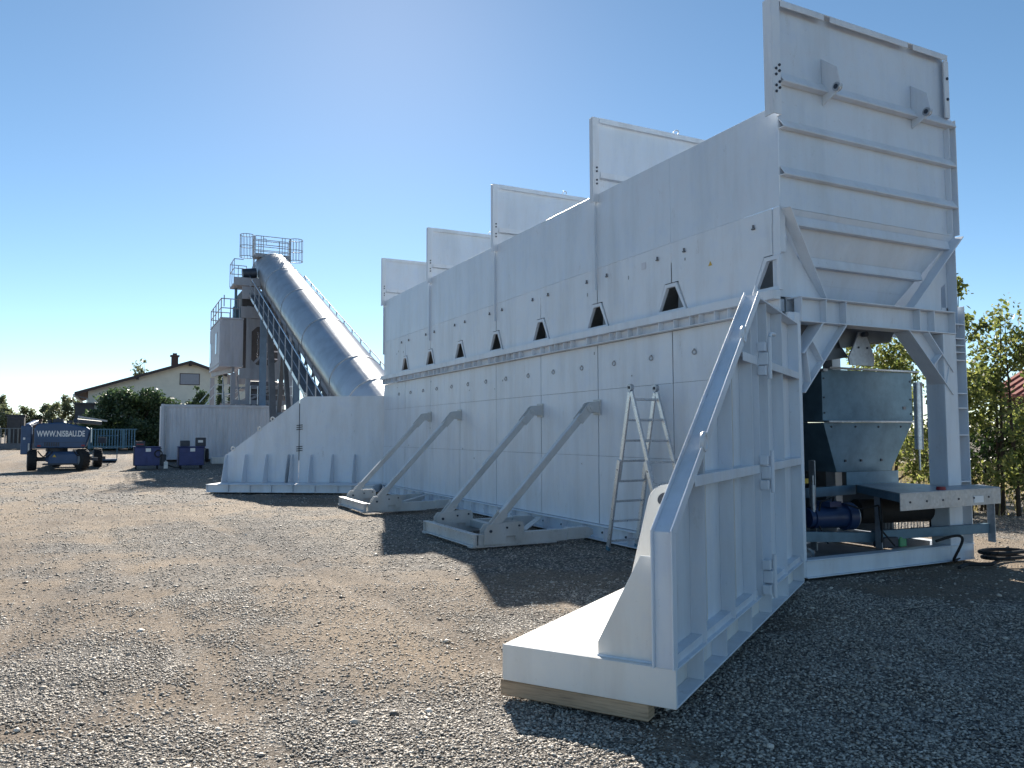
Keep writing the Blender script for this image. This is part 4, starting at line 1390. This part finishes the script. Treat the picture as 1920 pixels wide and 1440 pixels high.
# ------------------------------------------------------------------ boom lift
bl = thing('boom_lift', (-2.3, 42, 0), 'dark blue boom lift with white lettering, seen from behind', 'boom lift')
def boom():
    # turntable hood with rounded outline
    pts = []
    x0, x1, z0, z1 = -3.45, -1.25, 1.02, 2.16
    for cx, cz, a0, r in ((x1 - .30, z0 + .18, -90, .18), (x1 - .22, z1 - .38, 0, .22), (x0 + .30, z1 - .30, 90, .30), (x0 + .16, z0 + .18, 180, .16)):
        for k in range(6):
            a = radians(a0 + k * 18)
            pts.append((cx + r * cos(a), cz + r * sin(a)))
    pts.insert(12, ((x0 + x1) / 2, z1 + .05))
    hd = MB().prism([(x, 41.2, z) for x, z in pts], (0, 1.9, 0)).build('engine_hood', 'navy', bl, .05)
    MB().box(-1.245, -1.20, 41.35, 42.9, 1.25, 1.95).build('side_cover', 'galvblue', hd, .02)
    MB().prism([(x * .86 - 2.35 * .14, 41.19, z * .86 + .22) for x, z in pts], (0, .008, 0)).build('rear_panel', 'navy', hd)
    # lettering
    fc = bpy.data.curves.new('lettering', 'FONT')
    fc.body = 'WWW.NISBAU.DE'
    fc.size = .31
    fc.extrude = .004
    fc.offset = .008
    fc.align_x = 'CENTER'
    to = bpy.data.objects.new('tmp', fc)
    C.objects.link(to)
    dg = bpy.context.evaluated_depsgraph_get()
    me = bpy.data.meshes.new_from_object(to.evaluated_get(dg))
    bpy.data.objects.remove(to)
    xs = [v.co.x for v in me.vertices]
    k = 1.92 / (max(xs) - min(xs))
    cxx = (max(xs) + min(xs)) / 2
    off = OFF[bl]
    for v in me.vertices:
        x, y, z = v.co
        v.co = ((x - cxx) * k - 2.40 - off.x, 41.178 - z - off.y, 1.56 + y * 1.2 - off.z)
    me.materials.clear()
    me.materials.append(M['lettering'])
    lo = bpy.data.objects.new('lettering', me)
    C.objects.link(lo)
    lo.parent = hd
    OFF[lo] = off
    # top devices
    MB().tube((-2.9, 41.6, 2.19), (-2.9, 41.6, 2.32), .10, 10).box(-2.75, -2.35, 41.5, 42.3, 2.18, 2.36).tube((-2.1, 41.7, 2.19), (-2.1, 41.7, 2.30), .12, 10).box(-2.6, -2.5, 41.5, 41.6, 2.36, 2.44).build('top_fittings', 'dark', hd)
    # boom arms
    MB().bar((-1.9, 42.4, 2.30), (-.9, 44.6, 2.22), .2, .2).build('boom_arm', 'dark', bl, .02)
    MB().bar((-1.75, 41.5, 2.48), (-.55, 41.9, 2.28), .05, .08).build('rail_arm', 'galv', bl)
    mast = MB().box(-4.0, -3.58, 41.5, 42.1, .75, 2.05).build('mast', 'navy', bl, .03)
    MB().box(-3.9, -3.82, 41.47, 41.499, 1.42, 1.52).build('white_sticker', 'lettering', mast)
    MB().tube((-3.66, 41.44, .85), (-3.66, 41.44, 1.25), .05, 10).build('cylinder', 'galv', mast)
    # chassis
    MB().box(-3.0, -1.3, 41.3, 43.2, .40, .86).build('chassis', 'navy', bl, .05)
    MB().box(-2.9, -1.7, 41.22, 41.3, .30, .78).build('axle_cover', 'navy', bl, .05)
    MB().tube((-2.6, 42, .86), (-2.6, 42, 1.04), .45, 20).build('slew_ring', 'dark', bl)
    MB().bar((-3.7, 41.6, .50), (-.9, 41.6, .50), .14, .14).bar((-3.5, 43.6, .5), (-.6, 43.6, .5), .14, .14).build('axle', 'dark', bl)
    MB().prism([(-2.72, 41.215, .62), (-2.56, 41.215, .62), (-2.64, 41.215, .74)], (0, -.003, 0)).build('warning_triangle', 'yellow', bl)
    for wx, wy, st in ((-3.55, 41.6, .12), (-1.55, 41.35, .5), (-2.75, 43.7, .25), (-.95, 43.3, .12)):
        ax = Vector((cos(st), sin(st), 0))
        c = Vector((wx, wy, .49))
        wl = MB().tube(tuple(c - ax * .15), tuple(c + ax * .15), .47, 26).tube(tuple(c - ax * .19), tuple(c - ax * .1501), .40, 26, .46).tube(tuple(c + ax * .1501), tuple(c + ax * .19), .46, 26, .40)
        wo = wl.build('wheel', 'black', bl, smooth=True)
        tr = MB()
        for k in range(18):
            a = 2 * pi * k / 18
            for s in (-1, 1):
                up = Vector((0, 0, 1)) * sin(a) + Vector((-ax.y, ax.x, 0)) * cos(a)
                a2 = a + .22 * s
                up2 = Vector((0, 0, 1)) * sin(a2) + Vector((-ax.y, ax.x, 0)) * cos(a2)
                tr.bar(tuple(c + up * .475), tuple(c + up2 * .475 + ax * (.17 * s)), .05, .04, tuple(up))
        tr.build('tread', 'black', wo)
        MB().tube(tuple(c - ax * .195), tuple(c + ax * .195), .24, 16).build('rim', 'galv', wo, smooth=True)
    # basket behind on the right
    bk = MB()
    for z in (.35, .95, 1.58):
        bk.path([(-1.0, 44.6, z), (-.1, 44.6, z), (-.1, 45.3, z), (-1.0, 45.3, z), (-1.0, 44.6, z)], .026, 6)
    for x in (-1.0, -.1):
        for y in (44.6, 45.3):
            bk.tube((x, y, .35), (x, y, 1.58), .024, 6)
    bo = bk.build('basket', 'bluefence', bl)
    MB().box(-1.0, -.1, 44.6, 45.3, .30, .40).build('basket_floor', 'navy', bo)
    MB().box(-1.0, -.6, 44.62, 44.9, 1.2, 1.5).build('control_box', 'dark', bo)
    # small fittings
    for k in range(7):
        MB().box(-3.05 + k * .09, -3.0 + k * .09, 41.17, 41.181, 1.12, 1.30).build('louvre', 'dark', hd)
    for x in (-3.25, -1.5):
        MB().box(x - .07, x + .07, 41.165, 41.181, 1.10, 1.18).build('rear_lamp', 'red', hd, .005)
    for x, z in ((-3.40, 1.30), (-3.40, 1.62)):
        MB().bar((x, 41.19, z), (-1.32, 41.19, z - .02), .012, .012).build('panel_gap', 'dark', hd) if z < 1.4 else None
    hs_ = MB()
    for k, (xa, xb) in enumerate(((-3.5, -2.9), (-3.3, -2.7), (-1.9, -1.45))):
        pts_ = [(xa + (xb - xa) * t, 41.25 - .1 * sin(pi * t), .85 - .28 * sin(pi * t) + .05 * k) for t in np.linspace(0, 1, 9)]
        MB().path(pts_, .025, 6).build('hose', 'black', bl)
    MB().box(-3.1, -1.4, 41.2, 41.26, .26, .34).build('bumper', 'dark', bl)
    MB().bar((-3.75, 41.5, 2.05), (-3.5, 42.6, 2.25), .2, .16).build('arm_link', 'navy', bl, .02)
boom()

# ------------------------------------------------------------------ house
hs = thing('house', (5.0, 76, .8), 'cream gabled house with dark brown roof and a chimney behind the bushes', 'house')
def house():
    Y0, Y1 = 72.0, 86.0
    xl_, xr_ = -2.38, 13.2
    rx, rz = 5.25, 7.85
    ez = 5.30
    sl = (rz - ez) / (rx - xl_)
    ezr = rz - sl * 1.06 * (xr_ - rx)
    wl = MB().prism([(xl_, Y0, .6), (xr_, Y0, .6), (xr_, Y0, ezr - .12), (rx, Y0, rz - .12), (xl_, Y0, ez - .12)], (0, Y1 - Y0, 0)).build('wall', 'plaster', hs)
    rf = MB()
    def slab(xa, za, xb, zb, y0, y1, t):
        rf.prism([(xa, y0, za), (xb, y0, zb), (xb, y0, zb + t), (xa, y0, za + t)], (0, y1 - y0, 0))
    slab(xl_ - .95, ez - sl * .95 - .1, rx, rz - .1, Y0 - .7, Y1 + .7, .16)
    slab(rx, rz - .1, xr_ + .95, ezr - sl * .95 - .1, Y0 - .7, Y1 + .7, .16)
    ro = rf.build('roof', 'rooftile', hs)
    vb = MB()
    for (xa, za, xb, zb) in ((xl_ - .95, ez - sl * .95 - .16, rx, rz - .16), (rx, rz - .16, xr_ + .95, ezr - sl * .95 - .16)):
        vb.prism([(xa, Y0 - .74, za - .02), (xb, Y0 - .74, zb - .02), (xb, Y0 - .74, zb + .20), (xa, Y0 - .74, za + .20)], (0, .035, 0))
    vb.build('verge_board', 'verge', ro)
    for x, z in ((1.2, 6.45), (5.25, 7.72)):
        MB().box(x - .1, x + .1, Y0 - .68, Y0, z - .25, z - .02).build('purlin_end', 'verge', ro)
    cy = MB().box(3.95, 4.5, 75.2, 75.8, 7.0, 8.55).build('chimney', 'brick', ro)
    MB().box(3.85, 4.6, 75.1, 75.9, 8.55, 8.66).build('chimney_cap', 'brick', cy) if False else MB().box(3.85, 4.6, 75.1, 75.9, 8.551, 8.68).box(4.05, 4.4, 75.3, 75.7, 8.681, 8.86).build('chimney_cap', 'brick', cy)
    gu = MB().tube((xl_ - .98, Y0 - .7, ez - sl * .95 - .18), (xl_ - .98, Y1 + .7, ez - sl * .95 - .18), .09, 8).path([(xl_ - .95, Y0 - .2, ez - .5), (xl_ - .06, Y0 - .1, ez - .75), (xl_ - .06, Y0 - .1, .6)], .05, 6)
    gu.build('gutter', 'galv', ro)
    wn = MB().box(4.45, 6.05, Y0 - .03, Y0 - .002, 5.85, 6.85).build('window', 'verge', hs)
    MB().box(4.51, 5.99, Y0 - .045, Y0 - .0305, 5.91, 6.79).build('roller_shutter', 'shutter', wn)
    for k in range(12):
        MB().box(4.51, 5.99, Y0 - .052, Y0 - .0455, 5.915 + k * .073, 5.915 + k * .073 + .05).build('slat', 'shutter', wn)
house()

# ------------------------------------------------------------------ vegetation
def leaves(blobs, n, size, mat, name, parent, hollow=.35, flat=1.0, aspect=.55):
    w_ = np.array([b[3] * b[4] * b[5] for b in blobs]) ** (2 / 3)
    w_ = w_ / w_.sum()
    idx = RNG.choice(len(blobs), n, p=w_)
    B = np.array(blobs)[idx]
    d = RNG.normal(size=(n, 3))
    d /= np.linalg.norm(d, axis=1)[:, None]
    r = hollow + (1 - hollow) * RNG.random(n) ** .6
    r *= 1 + .16 * RNG.normal(size=n)
    P = B[:, :3] + d * r[:, None] * B[:, 3:6]
    a = RNG.normal(size=(n, 3))
    a /= np.linalg.norm(a, axis=1)[:, None]
    b = np.cross(a, RNG.normal(size=(n, 3)))
    b /= np.linalg.norm(b, axis=1)[:, None]
    s = size * (.6 + .8 * RNG.random(n))[:, None]
    V = np.stack([P - a * s, P + b * s * aspect, P + a * s, P - b * s * aspect], 1).reshape(-1, 3)
    f = np.arange(4 * n).reshape(n, 4)
    return raw_mesh(name, V, f, mat, parent)

def tree(name, x, y, zb, h, wdt, n, size, mat, label, cat='tree', group=None, blobs=None, nb=16, trunk_r=.06, low=.15, seed=0, stems=1, hollow=.2):
    random.seed(seed)
    t = thing(name, (x, y, zb), label, cat, group)
    tips = []
    tr = MB()
    for s in range(stems):
        bx, by = x + random.uniform(-.2, .2) * (stems > 1), y + random.uniform(-.2, .2) * (stems > 1)
        tx, ty = bx + random.uniform(-.25, .25) * wdt, by + random.uniform(-.25, .25) * wdt
        p = [(bx + (tx - bx) * k / 5 + random.uniform(-.04, .04) * h * .3, by + (ty - by) * k / 5, zb - .05 + h * .95 * k / 5) for k in range(6)]
        for k in range(5):
            tr.tube(p[k], p[k + 1], trunk_r * (1 - k / 5.5), 7, trunk_r * (1 - (k + 1) / 5.5))
        for k in range(5 + nb // 3):
            q = random.uniform(low, .92)
            i = min(4, int(q * 5))
            f_ = q * 5 - i
            a = tuple(p[i][c] + (p[i + 1][c] - p[i][c]) * f_ for c in range(3))
            an = random.uniform(0, 2 * pi)
            ln = wdt * random.uniform(.3, .62) * (1.15 - q * .75)
            e = (a[0] + ln * cos(an), a[1] + ln * sin(an), a[2] + ln * random.uniform(.35, 1.1))
            tr.tube(a, e, trunk_r * .35 * (1 - q * .5), 5, trunk_r * .12)
            tips.append(e)
            tips.append(tuple((a[c] + e[c] * 2) / 3 for c in range(3)))
        tips.append(p[5])
        tips.append(p[4])
    tr.build('trunk', 'bark', t, smooth=True)
    if blobs is None:
        blobs = []
        for e in tips:
            r = wdt * random.uniform(.09, .2)
            blobs.append((e[0], e[1], e[2], r, r, r * random.uniform(.8, 1.5)))
    leaves(blobs, n, size, mat, 'crown', t, hollow)
    return t

# young trees on the right beyond the bin
tree('young_tree', 14.6, 9.6, 0, 4.75, 1.5, 4200, .052, 'leaf', 'tall young tree right beside the bin post, its top above the beam', 'tree', 'young trees right of the bin', seed=1, stems=2, low=.06, nb=22, trunk_r=.045)
tree('young_tree', 15.7, 9.5, 0, 4.15, 1.7, 4600, .052, 'leaf', 'bushy young tree at the right edge with two bright tops', 'tree', 'young trees right of the bin', seed=2, stems=3, low=.06, nb=22, trunk_r=.045)
tree('young_tree', 15.4, 12.0, 0, 3.9, 1.7, 4600, .055, 'leaf', 'young tree seen through the portal behind the funnel hopper', 'tree', 'young trees right of the bin', seed=3, stems=2, low=.08, nb=22, trunk_r=.045)
tree('young_tree', 17.0, 9.6, 0, 2.1, 1.5, 3000, .05, 'leaf', 'low young tree at the right picture edge in front of the red roof', 'tree', 'young trees right of the bin', seed=4, stems=3, low=.05, nb=18, trunk_r=.04)
tree('bush', 16.3, 10.4, 0, 1.7, 2.2, 3600, .05, 'leafdark', 'dark low bush under the young trees at right', 'bush', seed=5, stems=4, low=.02, nb=16, trunk_r=.03)
tree('young_tree', 18.6, 14.4, 0, 4.3, 1.9, 4200, .06, 'leaf', 'young tree farther back between the portal post and hopper', 'tree', 'young trees right of the bin', seed=9, stems=2, low=.06, nb=22, trunk_r=.05)

# big rounded evergreen and companions by the house
def blob_tree(name, x, y, zb, blobs, n, size, mat, label, cat, group=None, hollow=.6, trunk=.2):
    t = thing(name, (x, y, zb), label, cat, group)
    tr = MB().tube((x, y, zb - .1), (x, y, zb + 1.5), trunk, 8, trunk * .7)
    for b in blobs[:8]:
        tr.tube((x, y, zb + .9), (b[0], b[1], b[2]), trunk * .45, 6, trunk * .15)
    tr.build('trunk', 'bark', t)
    leaves(blobs, n, size, mat, 'crown', t, hollow)
    return t
random.seed(5)
bl_ = []
for k in range(26):
    u = random.uniform(-1, 1)
    x = .95 + u * 2.3
    z = .9 + random.uniform(.3, 3.4) * (1 - .28 * u * u)
    r = random.uniform(.7, 1.05)
    bl_.append((x, 60 + random.uniform(-.8, .8), z, r * 1.15, r, r * .9))
blob_tree('evergreen', .9, 60, .6, bl_, 26000, .11, 'leafconifer', 'wide rounded dark evergreen in front of the house gable', 'tree', hollow=.55)
tree('young_tree', 4.65, 60, .6, 4.6, 1.9, 1700, .10, 'leafconifer', 'sparse dark small tree above the container in front of the house', 'tree', seed=12, nb=16, trunk_r=.06, low=.3)
for x, h, lab in ((6.45, 5.6, 'taller narrow cypress below the control cabin'), (7.15, 4.4, 'shorter narrow cypress below the control cabin')):
    bl_ = [(x, 60, .7 + h * t, .42 * (1.02 - t) + .10, .42 * (1.02 - t) + .10, .5) for t in np.linspace(.08, .97, 12)]
    blob_tree('cypress', x, 60, .65, bl_, 4200, .07, 'leafconifer', lab, 'tree', 'cypresses by the house', hollow=.5, trunk=.08)
# hedge bank between boom lift and container
random.seed(8)
bl_ = []
for k in range(24):
    x = random.uniform(-2.5, 4.5)
    bl_.append((x, 58 + random.uniform(-.6, .6), .7 + random.uniform(.2, 1.5), .7, .6, .6))
blob_tree('hedge', 1, 58.2, .6, bl_, 13000, .09, 'leafconifer', 'dark hedge below the big evergreen beside the container', 'hedge', hollow=.3)
# far trees
random.seed(11)
for k in range(13):
    x = -22 + k * 1.75
    y = 128 + random.uniform(-8, 8)
    h = random.uniform(3.6, 4.6) + (1.2 if k in (4, 9) else 0)
    bb = []
    for j in range(12):
        t = random.uniform(.08, .95)
        r = random.uniform(.55, 1.0) * (1.15 - .5 * t)
        bb.append((x + random.uniform(-1.3, 1.3) * (1.1 - .6 * t), y + random.uniform(-1, 1), 1.6 + h * t, r, r, r * random.uniform(.8, 1.3)))
    blob_tree('far_tree', x, y, 1.6, bb, 2400, .17, 'leafhaze', 'hazy olive tree in the far tree line, number %s from the left edge' % ['one', 'two', 'three', 'four', 'five', 'six', 'seven', 'eight', 'nine', 'ten', 'eleven', 'twelve', 'thirteen'][k], 'tree', 'far tree line on the left', hollow=.2, trunk=.12)
tree('far_tree', 3.2, 104, 1.4, 9.6, 3.6, 1300, .16, 'leafhaze', 'bare treetop just showing over the house roof', 'tree', seed=131, nb=14, trunk_r=.12, low=.3)

# ------------------------------------------------------------------ fences and odd things on the left
def bar_fence(name, x0, x1, y, z0, z1, step, mat, label, r=.018):
    t = thing(name, ((x0 + x1) / 2, y, z0), label, 'fence')
    n = int((x1 - x0) / step)
    MB().box(x0, x1, y - .03, y + .03, z1 - .06, z1).build('top_rail', mat, t)
    MB().box(x0, x1, y - .03, y + .03, z0 + .1, z0 + .16).build('bottom_rail', mat, t)
    for k in range(n + 1):
        x = x0 + k * step
        wd = r * (2.4 if k % 12 == 0 else 1)
        MB().box(x - wd, x + wd, y - wd, y + wd, z0, z1 - .061).build('post' if k % 12 == 0 else 'bar', mat, t)
    return t
bar_fence('bar_fence', -9.5, -4.0, 62, .72, 2.1, .24, 'fence', 'dark steel bar fence at the left picture edge', .03)
bar_fence('bar_fence', -1.7, 1.0, 56, .75, 2.0, .16, 'bluefence', 'blue green bar fence right of the boom lift', .035)
mb = MB().box(-12, 2.2, 60.9, 61.0, .7, 1.08)
tag(mb.build('low_wall', 'braced', loc=(-5, 61, .7)), 'low dark kerb wall under the fences at left', 'wall')
for x0, x1, z1, mt, lab in ((-6.9, -5.9, 2.9, 'brown', 'dark brown stacked crate behind the left fence'), (-5.4, -4.9, 2.6, 'brick', 'rusty post stack behind the left fence next to the mast'), (-8.3, -7.4, 2.1, 'fence', 'low dark machine behind the fence at the far left edge')):
    mb = MB().box(x0, x1, 63.0, 63.9, .7, z1).box(x0 + .1, x1 - .2, 62.95, 62.999, .9, z1 - .2).box(x0 - .1, x1 + .05, 63.1, 63.8, z1, z1 + .12)
    tag(mb.build('crate_stack', mt, loc=((x0 + x1) / 2, 63.4, .7), bevel=.02), lab, 'crate')
mb = MB().box(-3.2, -1.9, 70, 71.5, .7, 4.0).prism([(-3.3, 69.8, 4.0), (-1.7, 69.8, 4.0), (-1.7, 69.8, 4.15), (-3.3, 69.8, 4.15)], (0, 1.9, 0))
tag(mb.build('brown_shed', 'brown', loc=(-2.5, 70.7, .7)), 'small dark brown shed against the house wall above the boom lift', 'shed')

# ------------------------------------------------------------------ far right: red roofed building, wire fence, dry grass
rb = thing('red_roof_building', (45, 15, 0), 'low building with red tiled roof behind the trees at the right edge', 'building')
wl = MB().box(40.2, 50, 6, 24.4, 0, 3.5).build('wall', 'brick', rb)
ro = MB().prism([(39.5, 5.4, 3.3), (45, 5.4, 5.5), (45, 5.4, 5.62), (39.5, 5.4, 3.42)], (0, 19.6, 0)).prism([(45.02, 5.4, 5.5), (50.6, 5.4, 3.3), (50.6, 5.4, 3.42), (45.02, 5.4, 5.62)], (0, 19.6, 0)).build('roof', 'redroof', rb)
for k in range(40):
    y = 5.5 + k * .49
    MB().prism([(39.48, y, 3.43), (45, y, 5.63), (45, y, 5.70), (39.48, y, 3.50)], (0, .22, 0)).build('tile_row', 'redroof', ro)
MB().box(40.14, 40.19, 20, 21.5, 1.0, 2.2).build('window', 'glass', rb)
wf = thing('wire_fence', (21, 16, 0), 'thin wire fence behind the young trees on the right', 'fence')
mb = MB()
fx0, fy0, fx1, fy1 = 13.5, 17.5, 26.0, 11.0
for k in range(9):
    t = k / 8
    MB().tube((fx0 + (fx1 - fx0) * t, fy0 + (fy1 - fy0) * t, 0), (fx0 + (fx1 - fx0) * t, fy0 + (fy1 - fy0) * t, 1.6), .03, 6).build('post', 'fence', wf)
for k in range(9):
    z = .1 + k * .18
    mb.tube((fx0, fy0, z), (fx1, fy1, z), .006, 4)
for k in range(70):
    t = k / 69
    mb.tube((fx0 + (fx1 - fx0) * t, fy0 + (fy1 - fy0) * t, .05), (fx0 + (fx1 - fx0) * t, fy0 + (fy1 - fy0) * t, 1.55), .005, 4)
mb.build('wire_mesh', 'rail', wf)
n = 9000
gx_ = RNG.uniform(14.5, 34, n)
gy_ = RNG.uniform(9.5, 27, n)
kp = gy_ > 9.0 + .12 * np.abs(gx_ - 14)
gx_, gy_ = gx_[kp], gy_[kp]
n = len(gx_)
hgt = RNG.uniform(.15, .75, n)
ang = RNG.uniform(0, 2 * pi, n)
P0 = np.stack([gx_, gy_, np.zeros(n) - .03], -1)
d = np.stack([np.cos(ang), np.sin(ang), np.zeros(n)], -1)
tip = P0 + np.stack([RNG.normal(size=n) * .12, RNG.normal(size=n) * .12, hgt], -1)
V = np.stack([P0 - d * .014, P0 + d * .014, tip], 1).reshape(-1, 3)
gr = raw_mesh('dry_grass', V, np.arange(3 * n).reshape(n, 3), 'dry')
kind(gr, 'stuff')
gr['label'] = 'dry yellow grass beyond the young trees'
gr['category'] = 'grass'

# ------------------------------------------------------------------ sticks on the gravel
for p, q, lab in (((-1.55, 5.02, .03), (-.62, 5.20, .035), 'pale thin stick on the gravel at the left edge, the farther one'), ((-1.75, 4.42, .03), (-.98, 4.80, .05), 'pale thin stick on the gravel at the left edge, the nearer one')):
    mb = MB().bar(p, q, .022, .012)
    tag(mb.build('stick', 'stick', loc=p, bevel=.002), lab, 'stick')
